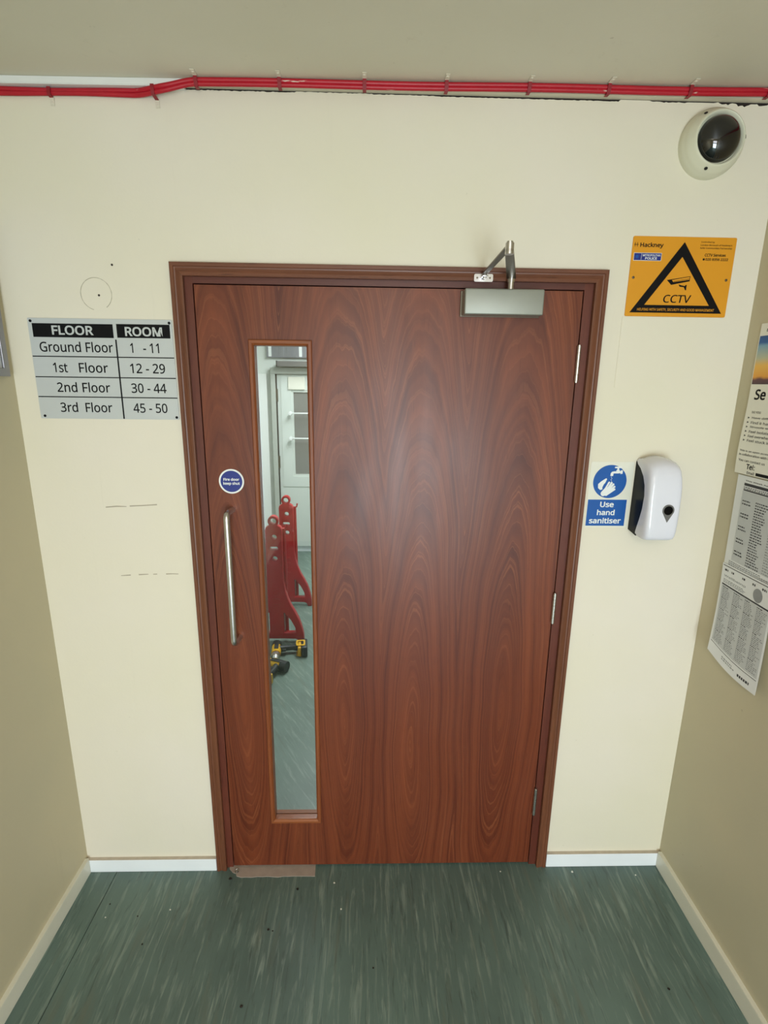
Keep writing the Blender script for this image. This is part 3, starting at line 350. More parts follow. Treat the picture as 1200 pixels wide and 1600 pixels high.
"re":[452,[129,418,178,440,234,447,288,441,334,422,371,391,398,350,415,301,420,244,420,192,128,192,136,140,161,97,201,70,255,61,292,63,325,69,356,78,401,95,401,14,362,-1,329,-10,293,-15,251,-17,191,-11,139,9,95,41,62,87,42,144,35,212,41,279,60,337,89,383,287,357,264,367,234,371,192,363,160,341,139,305,130,266,328,266,326,290,318,318,305,340],[1,3,2,1,4,3,0,4,1,0,5,4,32,5,0,32,35,5,35,34,5,34,6,5,31,36,32,36,35,32,33,6,34,31,37,36,43,6,33,43,7,6,31,38,37,42,7,43,30,38,31,41,7,42,30,39,38,41,8,7,40,8,41,29,39,30,29,40,39,29,8,40,29,9,8,28,10,29,10,9,29,28,11,10,27,11,28,27,12,11,27,13,12,17,19,18,26,13,27,16,19,17,26,14,13,15,19,16,14,19,15,26,19,14,25,19,26,25,20,19,24,20,25,24,21,20,24,22,21,23,22,24]],
"rf":[276,[275,439,275,366,167,366,167,-9,78,-9,78,366,3,366,3,415,78,439,78,457,83,509,96,551,117,583,147,605,184,618,227,622,252,621,276,618,296,613,322,605,298,533,276,539,260,543,244,546,228,547,201,541,183,527,171,499,167,457,167,439],[14,16,15,14,17,16,13,17,14,13,18,17,13,19,18,12,19,13,12,21,19,21,20,19,11,24,12,24,23,12,23,22,12,22,21,12,10,25,11,25,24,11,10,26,25,10,27,26,9,27,10,9,28,27,8,28,9,8,29,28,8,0,29,8,1,0,7,1,8,6,1,7,5,1,6,4,2,5,2,1,5,4,3,2]],
"rg":[493,[84,383,143,431,220,447,263,443,301,430,335,409,359,382,352,382,361,439,434,439,434,-8,429,-65,412,-114,384,-152,345,-180,294,-196,233,-201,187,-200,146,-195,108,-186,69,-171,69,-87,114,-106,151,-116,192,-123,236,-125,283,-117,317,-95,339,-60,346,-12,346,4,346,16,347,32,348,48,359,48,335,21,303,0,265,-13,221,-17,143,-2,84,45,47,118,35,214,47,309,297,354,267,365,230,369,200,365,174,352,154,330,139,300,129,261,126,213,133,146,154,97,187,69,232,59,261,61,285,67,304,76,319,90,331,109,340,133,345,162,347,197,347,214,344,266,334,306,319,334],[1,3,2,1,4,3,7,9,8,7,6,9,6,10,9,0,4,1,0,5,4,0,6,5,43,47,0,47,46,0,46,6,0,46,45,6,45,44,6,44,68,6,68,67,6,67,10,6,43,48,47,43,49,48,43,50,49,42,50,43,66,10,67,42,51,50,65,10,66,42,52,51,41,52,42,64,10,65,41,53,52,63,10,64,62,10,63,41,54,53,61,10,62,40,54,41,60,10,61,40,55,54,59,34,60,34,10,60,58,34,59,40,56,55,57,34,58,56,34,57,40,33,56,33,34,56,35,32,34,32,10,34,40,32,33,39,32,40,39,35,32,35,31,32,39,36,35,39,37,36,38,37,39,20,22,21,20,23,22,20,24,23]],
"rh":[496,[148,618,148,431,147,415,147,399,145,383,145,379,135,379,148,397,169,415,192,428,218,438,245,444,274,446,323,442,364,429,397,406,421,374,435,332,440,280,440,-9,352,-9,352,274,346,318,331,347,304,363,264,369,224,365,194,353,173,333,159,304,151,267,148,222,148,-9,59,-9,59,618],[33,0,34,33,6,0,6,1,0,11,13,12,10,13,11,10,14,13,9,14,10,6,2,1,9,15,14,8,15,9,6,3,2,7,15,8,7,16,15,6,4,3,6,4,7,4,16,7,5,16,4,33,5,6,33,29,5,29,28,5,28,27,5,27,26,5,26,25,5,25,16,5,25,24,16,24,17,16,23,17,24,22,17,23,22,18,17,21,18,22,33,30,29,21,19,18,20,19,21,33,31,30,33,32,31]],
"ri":[207,[68,587,85,597,104,600,123,597,139,587,151,570,154,546,151,523,139,506,123,495,104,492,85,495,68,506,57,523,53,546,57,570,59,439,148,439,148,-9,59,-9],[19,17,16,19,18,17,1,3,2,0,3,1,0,4,3,0,5,4,15,5,0,15,6,5,14,6,15,13,6,14,13,7,6,12,7,13,12,8,7,11,8,12,11,9,8,11,10,9]],
"rk":[428,[147,618,147,291,147,276,146,257,145,237,144,230,133,230,137,235,145,245,155,258,165,270,174,281,183,291,323,439,430,439,247,246,439,-9,331,-9,185,187,147,154,147,-9,59,-9,59,618],[21,0,22,21,1,0,12,14,13,12,15,14,21,2,1,11,15,12,10,15,11,21,6,2,6,3,2,9,15,10,8,15,9,6,7,3,7,4,3,8,16,15,7,4,8,4,16,8,5,16,4,21,5,6,21,19,5,19,18,5,18,16,5,17,16,18,21,20,19]],
"rl":[207,[148,618,148,-9,59,-9,59,618],[2,0,3,2,1,0]],
"rm":[750,[457,428,497,442,540,447,607,437,655,407,685,355,694,280,694,-9,606,-9,606,276,601,318,587,347,563,364,528,369,478,361,446,337,427,296,420,237,420,-9,333,-9,333,276,330,306,324,330,313,347,299,359,279,367,253,369,217,365,191,353,171,333,158,305,150,268,148,223,148,-9,59,-9,59,439,133,439,143,380,135,380,148,398,167,416,189,430,214,439,240,445,266,447,314,442,354,428,385,404,403,375,397,375,421,404],[1,3,2,43,45,44,42,45,43,42,46,45,0,3,1,41,46,42,34,36,35,34,38,36,38,37,36,0,4,3,40,46,41,50,4,0,40,47,46,39,47,40,50,5,4,49,48,50,48,13,50,13,5,50,39,48,47,38,48,39,34,30,38,30,29,38,29,28,38,28,27,38,27,26,38,26,48,38,26,13,48,25,13,26,25,14,13,12,5,13,24,14,25,11,5,12,24,15,14,23,15,24,11,6,5,22,15,23,10,6,11,22,16,15,21,16,22,9,6,10,20,16,21,34,31,30,20,17,16,9,7,6,19,17,20,8,7,9,34,32,31,19,18,17,34,33,32]],
"rn":[496,[220,439,247,445,275,447,346,437,398,407,429,355,440,280,440,-9,352,-9,352,274,346,318,331,347,304,363,265,369,208,360,173,333,154,287,148,222,148,-9,59,-9,59,439,133,439,143,380,135,380,149,398,170,416,194,430],[1,3,2,0,3,1,26,3,0,19,21,20,19,23,21,23,22,21,26,4,3,25,4,26,24,4,25,24,5,4,23,13,24,13,5,24,19,16,23,16,15,23,15,14,23,14,13,23,12,5,13,11,5,12,11,6,5,10,6,11,9,6,10,19,17,16,9,7,6,8,7,9,19,18,17]],
"ro":[485,[425,341,444,284,451,216,447,164,436,118,419,78,394,44,364,18,328,-2,287,-13,241,-17,199,-13,159,-2,124,18,94,44,69,78,50,118,39,164,35,216,41,283,60,340,91,386,133,420,184,440,244,447,301,440,351,420,393,386,154,330,133,281,126,216,129,170,139,131,155,100,177,78,206,64,243,60,280,64,309,78,331,100,347,131,357,170,360,216,357,262,347,300,331,330,309,351,280,365,242,369,189,359],[23,25,24,22,25,23,22,26,25,21,26,22,21,27,26,21,48,27,48,47,27,47,0,27,20,48,21,20,49,48,46,0,47,20,28,49,45,0,46,45,1,0,19,28,20,19,29,28,44,1,45,43,1,44,43,2,1,18,29,19,18,30,29,42,2,43,42,3,2,17,30,18,41,3,42,17,31,30,17,32,31,40,3,41,40,4,3,16,32,17,16,33,32,39,4,40,39,5,4,15,33,16,15,34,33,38,5,39,15,35,34,37,5,38,37,6,5,14,35,15,14,36,35,36,6,37,14,6,36,14,7,6,13,7,14,12,7,13,12,8,7,11,8,12,11,9,8,10,9,11]],
"rp":[493,[210,438,239,445,273,447,348,432,408,389,446,316,458,216,452,147,435,89,408,43,370,10,324,-10,272,-17,239,-15,210,-8,185,3,164,16,146,32,135,46,144,46,144,40,146,21,147,1,148,-16,148,-201,59,-201,59,439,134,439,143,380,134,380,146,395,164,412,185,426,340,329,307,359,259,369,223,366,195,354,174,336,160,309,151,274,148,229,148,216,150,168,159,129,173,99,193,77,222,64,261,60,294,65,320,79,340,103,355,134,364,172,367,216,360,281],[1,3,2,0,3,1,25,27,26,25,29,27,29,28,27,32,3,0,32,4,3,31,4,32,30,4,31,29,4,30,29,35,4,35,34,4,34,5,4,25,40,29,40,39,29,39,38,29,38,37,29,37,36,29,36,35,29,33,5,34,55,5,33,55,6,5,54,6,55,25,41,40,25,42,41,53,6,54,25,43,42,53,7,6,52,7,53,25,44,43,52,8,7,51,8,52,25,18,44,18,45,44,50,8,51,18,46,45,50,9,8,49,9,50,18,47,46,48,9,49,18,48,47,18,19,48,19,9,48,25,17,18,20,9,19,20,10,9,21,17,20,17,10,20,25,21,17,21,16,17,25,22,21,25,23,22,25,24,23]],
"rr":[331,[210,434,238,444,268,447,282,447,296,446,309,444,329,440,318,357,298,361,286,363,275,364,264,365,242,362,220,355,201,343,183,328,168,309,157,286,150,259,148,229,148,-9,59,-9,59,439,134,439,142,360,132,360,145,380,164,401,185,420],[1,3,2,1,4,3,1,5,4,1,6,5,0,6,1,0,7,6,21,23,22,21,25,23,25,24,23,28,7,0,27,7,28,26,9,27,9,8,27,8,7,27,25,11,26,11,10,26,10,9,26,25,12,11,25,13,12,21,17,25,17,16,25,16,15,25,15,14,25,14,13,25,21,18,17,21,19,18,21,20,19]],
"rs":[384,[340,181,353,153,357,119,352,78,335,44,307,17,271,-2,227,-13,177,-17,134,-15,97,-10,65,-1,33,13,33,97,73,79,106,68,142,61,178,58,222,62,250,74,266,91,271,113,269,125,264,136,253,147,235,159,208,172,171,187,132,204,98,220,71,238,49,261,36,289,32,324,44,377,80,416,134,439,202,447,241,445,277,439,311,430,351,414,320,341,284,355,256,363,227,369,197,371,161,368,136,358,122,345,117,328,119,315,126,304,138,293,158,282,186,269,222,255,261,239,293,223,320,204],[36,38,37,36,39,38,35,39,36,35,40,39,35,41,40,34,41,35,34,46,41,46,45,41,45,44,41,44,43,41,43,42,41,33,47,34,47,46,34,33,48,47,33,49,48,33,50,49,33,51,50,32,51,33,32,52,51,32,53,52,32,54,53,31,54,32,31,55,54,31,56,55,30,56,31,30,57,56,30,58,57,29,58,30,29,59,58,28,59,29,28,0,59,27,0,28,26,0,27,26,1,0,25,1,26,24,1,25,24,2,1,23,2,24,22,2,23,21,2,22,21,3,2,20,3,21,12,14,13,19,3,20,12,15,14,19,4,3,18,4,19,12,16,15,17,4,18,12,17,16,12,4,17,12,5,4,12,6,5,11,6,12,10,6,11,10,7,6,9,7,10,9,8,7]],
"rt":[289,[170,75,188,63,212,59,227,59,243,61,258,64,281,70,281,-1,261,-9,241,-13,220,-16,199,-17,166,-14,134,-5,106,13,84,40,69,77,65,125,65,366,4,366,4,415,67,444,96,537,153,537,153,439,278,439,278,366,153,366,153,127,158,96],[21,23,22,21,24,23,20,24,21,20,25,24,20,26,25,19,26,20,18,26,19,17,27,18,27,26,18,17,28,27,17,29,28,16,29,17,16,0,29,15,0,16,15,1,0,5,7,6,4,7,5,15,2,1,3,7,4,2,7,3,15,7,2,14,7,15,13,7,14,13,8,7,12,8,13,12,9,8,12,10,9,11,10,12]],
"ru":[496,[348,439,436,439,436,-9,362,-9,352,48,361,48,347,30,326,13,302,-1,276,-10,248,-15,220,-17,171,-13,130,0,97,23,73,55,59,97,54,148,54,439,144,439,144,154,149,111,165,82,191,66,230,60,271,64,301,76,322,96,337,125,345,161,348,206],[17,19,18,17,20,19,30,1,0,30,2,1,29,2,30,28,2,29,17,21,20,16,21,17,27,2,28,16,22,21,15,22,16,26,5,27,5,2,27,15,23,22,25,5,26,15,24,23,24,5,25,15,5,24,14,4,15,4,5,15,14,6,4,6,3,4,6,2,5,14,7,6,3,2,6,13,7,14,13,8,7,12,8,13,12,9,8,12,10,9,11,10,12]],
"rv":[407,[250,-9,157,-9,-13,439,82,439,175,179,182,161,189,140,196,119,202,98,207,80,209,72,198,72,200,80,205,99,212,119,219,141,226,161,232,179,326,439,420,439],[1,3,2,1,4,3,17,19,18,17,0,19,1,5,4,16,0,17,15,0,16,1,6,5,14,0,15,1,7,6,13,0,14,1,8,7,12,9,13,9,0,13,1,12,8,12,9,8,1,11,12,10,0,9,1,10,11,1,0,10]],
"rw":[630,[413,-8,337,240,332,257,327,274,323,290,319,305,315,320,312,333,309,345,309,348,320,348,320,345,317,333,314,320,311,305,307,289,303,273,298,256,292,239,213,-8,120,-8,-3,440,89,440,150,204,156,180,162,156,167,133,172,111,176,91,177,82,165,82,166,86,169,99,173,114,176,130,180,146,184,162,189,177,193,191,271,440,361,440,437,191,443,172,449,152,454,131,459,111,464,92,465,83,453,83,454,91,458,110,462,131,468,155,474,179,480,204,542,440,633,440,509,-8],[20,22,21,20,23,22,38,40,39,38,9,40,9,10,40,10,41,40,54,56,55,54,57,56,38,8,9,11,41,10,12,41,11,38,7,8,13,6,12,6,41,12,38,13,7,13,6,7,38,14,13,5,41,6,4,41,5,38,15,14,3,41,4,38,16,15,2,41,3,38,17,16,1,41,2,38,18,17,0,41,1,38,19,18,20,24,23,53,57,54,37,19,38,0,42,41,20,25,24,52,57,53,36,19,37,0,43,42,35,19,36,20,26,25,51,57,52,0,44,43,34,19,35,20,27,26,50,45,51,45,57,51,0,50,44,50,45,44,33,19,34,32,27,33,27,19,33,20,32,27,32,28,27,46,57,45,0,49,50,20,31,32,47,57,46,0,48,49,20,30,31,0,47,48,0,57,47]],
"ry":[409,[164,-2,-13,439,82,439,178,188,185,167,193,146,199,127,205,107,210,88,213,77,202,77,206,94,215,123,226,156,237,189,326,439,422,439,232,-63,215,-101,195,-135,172,-163,143,-184,108,-197,68,-201,49,-201,33,-199,19,-197,0,-193,0,-119,20,-123,31,-124,43,-125,56,-126,77,-124,95,-117,110,-107,123,-94,134,-76,143,-55],[0,2,1,0,3,2,14,16,15,14,17,16,13,17,14,0,4,3,0,5,4,12,17,13,0,6,5,0,7,6,11,8,12,8,9,12,9,17,12,0,11,7,11,8,7,0,10,11,0,9,10,0,17,9,38,17,0,37,17,38,37,18,17,36,18,37,35,18,36,35,19,18,34,19,35,33,19,34,27,29,28,27,30,29,32,19,33,27,31,30,27,32,31,27,19,32,27,20,19,27,21,20,27,22,21,26,22,27,26,23,22,25,23,26,24,23,25]],
"b ":[209,[],[]],
"b0":[459,[421,453,438,377,443,287,441,219,433,158,418,104,396,58,366,19,328,-9,282,-27,228,-32,162,-22,107,8,65,57,37,121,21,198,15,287,20,376,35,453,62,517,103,565,159,596,229,606,295,596,350,566,393,517,145,412,137,357,134,287,137,217,145,162,158,122,176,96,198,81,229,76,259,81,281,95,299,121,313,162,321,217,324,287,321,357,313,412,299,452,281,478,259,492,229,497,198,492,176,478,158,452],[21,23,22,20,23,21,20,24,23,20,25,24,19,25,20,19,46,25,46,45,25,45,0,25,18,47,19,47,46,19,18,48,47,44,0,45,18,49,48,43,0,44,43,1,0,17,49,18,17,26,49,42,1,43,17,27,26,41,1,42,41,2,1,16,27,17,16,28,27,40,2,41,40,3,2,16,29,28,39,3,40,15,29,16,39,4,3,15,30,29,38,4,39,14,30,15,14,31,30,37,4,38,37,5,4,14,32,31,13,32,14,36,5,37,36,6,5,13,33,32,35,6,36,13,34,33,34,6,35,13,6,34,13,7,6,12,7,13,12,8,7,11,8,12,11,9,8,10,9,11]],
"b2":[459,[441,88,441,-24,14,-24,14,68,171,227,211,267,243,303,268,334,284,363,294,392,297,423,292,457,277,478,253,491,220,496,186,493,157,484,128,468,78,433,11,517,55,551,83,569,113,584,146,595,182,602,221,605,275,600,323,584,363,558,393,522,412,479,418,428,413,380,397,334,373,292,342,251,306,211,264,168,152,57,152,88],[24,26,25,23,26,24,23,27,26,22,27,23,22,28,27,21,28,22,20,28,21,20,29,28,19,29,20,19,30,29,18,17,19,17,16,19,16,15,19,15,14,19,14,30,19,13,30,14,12,30,13,12,31,30,11,31,12,10,31,11,10,32,31,9,32,10,8,32,9,8,33,32,7,33,8,7,34,33,6,34,7,5,34,6,5,35,34,4,35,5,4,36,35,3,36,4,3,37,36,3,39,37,39,38,37,3,0,39,3,1,0,2,1,3]],
"b3":[459,[368,559,407,505,420,440,415,397,402,361,381,330,353,306,319,289,301,284,301,317,347,306,397,272,427,223,437,163,431,110,410,61,376,21,328,-8,267,-26,194,-32,148,-30,105,-25,65,-15,12,7,12,125,82,96,119,85,158,78,193,75,253,82,289,100,308,127,315,165,311,189,302,207,285,221,258,232,223,239,178,241,99,241,99,350,179,350,219,353,249,361,271,374,287,391,296,411,299,433,294,461,279,480,255,492,218,497,193,496,169,492,148,485,128,477,108,466,68,441,5,527,62,565,107,586,159,600,219,605,304,594],[61,63,62,60,63,61,60,0,63,59,0,60,58,0,59,58,1,0,57,56,58,56,55,58,55,54,58,54,53,58,53,52,58,52,51,58,51,1,58,51,50,1,50,2,1,49,2,50,48,2,49,47,2,48,47,3,2,46,3,47,45,3,46,45,4,3,44,4,45,43,4,44,42,4,43,42,5,4,41,5,42,39,41,40,39,9,41,9,5,41,9,6,5,39,8,9,10,6,9,10,7,6,7,11,10,8,11,7,39,11,8,39,38,11,38,37,11,37,12,11,36,12,37,35,12,36,35,13,12,34,13,35,33,13,34,32,13,33,31,13,32,31,14,13,30,14,31,23,25,24,30,15,14,29,15,30,23,26,25,23,27,26,28,15,29,23,28,27,23,15,28,23,16,15,23,17,16,22,17,23,22,18,17,21,18,22,20,18,21,20,19,18]],
"b5":[459,[166,372,192,374,221,375,280,370,333,353,377,325,410,287,430,239,437,183,430,122,408,68,372,25,324,-7,266,-26,199,-32,154,-30,111,-24,72,-13,27,8,27,128,91,96,126,85,164,78,199,76,235,79,264,88,286,101,303,119,313,144,317,175,309,216,290,243,255,261,196,268,175,267,149,264,124,260,95,254,39,290,64,597,397,597,397,484,168,484,159,371,145,369],[38,42,39,42,40,39,42,41,40,38,44,42,44,43,42,1,3,2,0,3,1,44,3,0,44,4,3,38,4,44,38,5,4,38,6,5,37,36,38,36,35,38,35,34,38,34,6,38,34,33,6,33,32,6,32,7,6,31,7,32,30,7,31,30,8,7,29,8,30,29,9,8,28,9,29,27,9,28,18,20,19,27,10,9,26,10,27,25,10,26,18,21,20,24,10,25,18,22,21,23,10,24,18,23,22,18,10,23,18,11,10,18,12,11,17,12,18,17,13,12,16,13,17,15,13,16,15,14,13]],
"b6":[459,[36,126,24,181,20,244,22,296,27,346,37,395,52,443,74,487,103,526,141,559,187,584,242,600,306,605,325,604,346,603,366,600,401,592,401,482,356,494,341,497,325,498,309,499,262,495,226,483,199,464,177,440,161,410,150,374,143,334,141,315,107,315,115,325,135,344,159,360,187,373,219,380,256,383,307,377,354,359,393,330,422,290,439,241,445,184,439,124,420,71,389,27,348,-6,297,-26,239,-32,195,-28,153,-15,115,7,82,38,56,78,196,85,215,78,237,76,275,82,302,101,320,133,327,184,321,226,305,255,280,272,240,279,211,276,186,266,166,252,151,235,143,216,140,197,141,175,146,153,154,132,166,113,180,97],[11,13,12,11,14,13,11,15,14,11,16,15,10,16,11,10,17,16,9,17,10,8,19,9,19,18,9,18,17,9,7,21,8,21,20,8,20,19,8,7,22,21,7,23,22,6,23,7,6,24,23,6,25,24,5,25,6,5,26,25,5,27,26,4,27,5,35,37,36,34,37,35,34,38,37,4,32,27,32,28,27,33,38,34,32,38,33,32,39,38,3,32,4,3,31,32,28,39,32,29,39,28,29,40,39,3,30,31,3,29,30,3,40,29,2,65,3,65,64,3,64,40,3,64,63,40,63,41,40,2,66,65,62,41,63,2,67,66,61,41,62,2,68,67,1,68,2,61,42,41,1,69,68,60,42,61,1,70,69,1,71,70,60,43,42,59,43,60,0,71,1,0,72,71,0,73,72,58,43,59,0,74,73,53,74,0,58,44,43,53,75,74,57,44,58,53,54,75,53,55,54,56,44,57,53,56,55,52,56,53,52,44,56,52,45,44,51,45,52,51,46,45,50,46,51,50,47,46,49,47,50,49,48,47]],
"b8":[459,[132,587,178,600,228,605,280,600,327,587,367,565,398,533,418,492,424,444,420,405,407,372,386,343,361,319,333,299,341,304,337,306,370,284,399,259,422,228,438,191,443,148,436,97,416,52,383,16,340,-11,289,-27,231,-32,170,-27,117,-12,73,14,41,50,21,94,15,146,20,188,34,226,57,257,84,283,115,304,110,301,117,297,91,318,67,343,49,372,37,406,34,445,40,492,60,533,92,564,142,186,135,167,133,146,138,117,154,94,183,78,229,72,273,78,303,94,319,117,325,148,323,167,315,183,301,199,280,215,253,229,220,243,218,244,196,233,172,218,154,202,287,483,263,495,228,499,195,495,170,483,156,466,151,440,154,421,161,405,173,391,192,378,215,365,232,357,247,364,268,377,285,390,297,404,304,421,306,440,301,466],[1,3,2,1,4,3,0,4,1,0,5,4,47,5,0,47,6,5,46,6,47,46,7,6,45,71,46,71,7,46,45,72,71,70,7,71,45,73,72,69,7,70,44,73,45,69,8,7,88,8,69,44,74,73,87,8,88,44,75,74,43,75,44,87,9,8,43,76,75,86,9,87,85,9,86,43,77,76,42,77,43,85,10,9,42,78,77,84,10,85,42,79,78,83,10,84,42,80,79,82,10,83,41,80,42,82,11,10,41,81,80,81,11,82,41,11,81,41,12,11,40,12,41,40,15,12,15,13,12,39,37,40,37,15,40,37,13,15,13,16,15,38,36,37,39,13,37,36,39,38,39,16,13,36,16,39,36,17,16,35,17,36,35,65,17,65,18,17,34,65,35,34,66,65,64,18,65,63,18,64,34,67,66,62,18,63,62,19,18,33,67,34,33,68,67,61,19,62,33,48,68,60,19,61,60,20,19,32,48,33,32,49,48,59,20,60,32,50,49,58,20,59,58,21,20,57,21,58,32,51,50,31,51,32,56,21,57,31,52,51,56,22,21,30,52,31,55,22,56,30,53,52,30,54,53,54,22,55,30,22,54,30,23,22,29,23,30,29,24,23,28,24,29,28,25,24,27,25,28,27,26,25]],
"bA":[512,[547,-24,421,-24,352,153,158,153,89,-24,-35,-24,207,599,305,599,312,265,260,406,256,416,251,430,246,448,240,466,236,482,258,413,274,478,270,462,265,445,261,431,256,418,253,407,200,265],[5,14,6,14,7,6,14,16,7,16,0,7,5,13,14,15,20,14,20,16,14,20,17,16,15,0,16,5,12,13,20,18,17,5,11,12,20,19,18,5,10,11,21,10,20,10,15,20,5,21,10,21,9,10,5,22,21,4,2,3,4,1,2]],
"bC":[507,[388,484,357,491,323,493,284,490,250,479,221,463,196,440,177,411,162,376,152,334,149,286,154,225,169,173,193,133,226,104,268,86,323,79,357,81,390,85,421,92,484,109,484,-2,433,-18,397,-26,358,-31,311,-32,226,-22,153,7,96,56,56,121,33,199,25,287,30,353,44,414,68,468,102,515,145,553,197,582,257,599,324,605,370,602,414,595,455,584,514,559,465,455,417,475],[38,40,39,38,41,40,37,41,38,37,42,41,37,43,42,36,43,37,36,0,43,0,45,43,45,44,43,35,1,36,1,0,36,34,3,35,3,2,35,2,1,35,34,4,3,34,5,4,33,5,34,33,6,5,33,7,6,32,7,33,32,8,7,32,9,8,31,9,32,31,10,9,30,10,31,30,11,10,30,12,11,29,12,30,29,13,12,29,14,13,28,14,29,19,21,20,28,15,14,18,21,19,28,16,15,17,21,18,16,21,17,28,21,16,27,21,28,26,21,27,26,22,21,26,23,22,25,23,26,25,24,23]],
"bE":[446,[422,87,422,-24,54,-24,54,597,422,597,422,485,174,485,174,354,407,354,407,244,174,244,174,87],[2,6,3,6,4,3,6,5,4,2,7,6,2,10,7,10,8,7,10,9,8,2,11,10,2,0,11,2,1,0]],
"bF":[416,[174,219,174,-24,54,-24,54,597,422,597,422,485,174,485,174,330,407,330,407,219],[2,6,3,6,4,3,6,5,4,2,7,6,2,0,7,0,8,7,0,9,8,2,1,0]],
"bH":[594,[540,597,540,-24,419,-24,419,243,174,243,174,-24,54,-24,54,597,174,597,174,354,419,354,419,597],[6,8,7,6,9,8,10,0,11,10,1,0,6,4,9,4,10,9,4,3,10,3,1,10,6,5,4,2,1,3]],
"bI":[272,[263,61,263,-24,8,-24,8,61,75,76,75,496,8,512,8,597,263,597,263,512,196,496,196,76],[6,8,7,6,9,8,5,9,6,5,10,9,4,10,5,4,11,10,3,11,4,3,0,11,2,0,3,2,1,0]],
"bL":[420,[424,-24,54,-24,54,597,174,597,174,88,424,88],[1,3,2,1,4,3,1,5,4,1,0,5]],
"bM":[727,[406,-24,314,-24,125,478,165,478,164,485,166,462,167,436,168,408,168,378,168,347,168,-24,54,-24,54,597,201,597,377,127,348,127,527,597,674,597,674,-24,554,-24,554,352,554,380,555,408,556,436,557,461,559,484,558,477,597,477],[11,2,12,2,13,12,2,4,13,4,14,13,15,25,16,25,17,16,25,27,17,27,18,17,2,5,4,3,14,4,15,24,25,26,27,25,11,9,2,9,1,2,5,3,2,5,14,3,0,20,27,20,18,27,6,14,5,15,23,24,7,14,6,15,22,23,15,21,22,8,14,7,15,20,21,9,14,8,15,0,20,0,19,20,11,10,9,1,15,9,15,14,9,1,0,15]],
"bN":[609,[556,597,556,-24,434,-24,128,452,164,452,163,457,165,433,166,407,167,379,168,350,168,320,168,-24,54,-24,54,597,174,597,480,123,445,123,445,113,444,136,443,163,442,192,441,222,440,249,440,597],[12,3,13,3,14,13,3,5,14,5,19,14,19,15,14,22,0,23,22,1,0,3,6,5,4,19,5,12,8,3,8,2,3,6,4,3,6,19,4,7,19,6,8,19,7,12,9,8,2,19,8,12,10,9,12,11,10,21,1,22,20,15,21,15,1,21,19,15,20,2,18,19,2,16,18,16,17,18,2,15,16,2,1,15]],
"bO":[626,[569,452,594,375,601,287,597,220,584,159,561,105,529,57,487,19,437,-9,379,-27,314,-32,246,-26,187,-9,137,19,95,58,64,105,42,160,29,221,25,288,32,375,56,452,96,516,153,565,226,596,314,606,399,596,471,566,528,517,168,402,154,350,149,287,154,224,168,172,190,132,221,103,261,85,314,79,366,85,406,103,437,132,459,172,472,224,477,287,467,377,437,441,388,480,314,494,261,488,221,470,190,442],[23,25,24,23,26,25,22,26,23,22,27,26,21,27,22,21,46,27,46,0,27,20,47,21,47,46,21,45,0,46,20,48,47,44,0,45,20,49,48,44,1,0,19,49,20,19,28,49,43,1,44,19,29,28,42,1,43,42,2,1,18,29,19,18,30,29,17,30,18,42,3,2,17,31,30,41,3,42,17,32,31,40,3,41,16,32,17,40,4,3,16,33,32,39,4,40,15,33,16,39,5,4,15,34,33,38,5,39,14,34,15,38,6,5,14,35,34,37,6,38,14,36,35,36,6,37,14,6,36,13,6,14,13,7,6,12,7,13,12,8,7,11,8,12,11,9,8,10,9,11]],
"bP":[485,[54,597,231,597,333,585,409,547,454,485,468,405,465,366,455,328,438,292,411,261,376,234,332,215,278,203,216,199,174,199,174,-24,54,-24,319,464,283,481,222,487,174,487,174,309,207,309,254,311,290,319,316,331,332,347,342,370,345,400,338,439],[16,20,0,20,1,0,20,2,1,20,3,2,20,19,3,19,4,3,16,21,20,18,4,19,18,5,4,17,5,18,29,5,17,28,5,29,28,6,5,27,6,28,26,6,27,26,7,6,25,7,26,24,7,25,24,8,7,23,8,24,22,8,23,16,22,21,16,14,22,14,8,22,14,9,8,14,10,9,14,11,10,14,12,11,14,13,12,16,15,14]],
"bR":[499,[54,597,237,597,305,592,362,577,409,551,442,513,462,466,468,410,464,362,449,322,426,290,399,266,369,248,364,246,530,-24,389,-24,250,213,174,213,174,-24,54,-24,301,477,271,484,231,486,174,486,174,322,234,322,289,328,321,344,339,369,345,407,343,434,334,453,322,467],[19,23,0,23,1,0,23,2,1,23,3,2,23,4,3,23,5,4,23,22,5,22,21,5,21,6,5,19,24,23,20,6,21,32,6,20,31,6,32,31,7,6,30,7,31,29,7,30,29,8,7,28,8,29,27,8,28,27,9,8,26,9,27,25,9,26,25,10,9,19,17,24,17,25,24,17,10,25,17,11,10,17,12,11,17,13,12,17,16,13,16,14,13,19,18,17,15,14,16]],
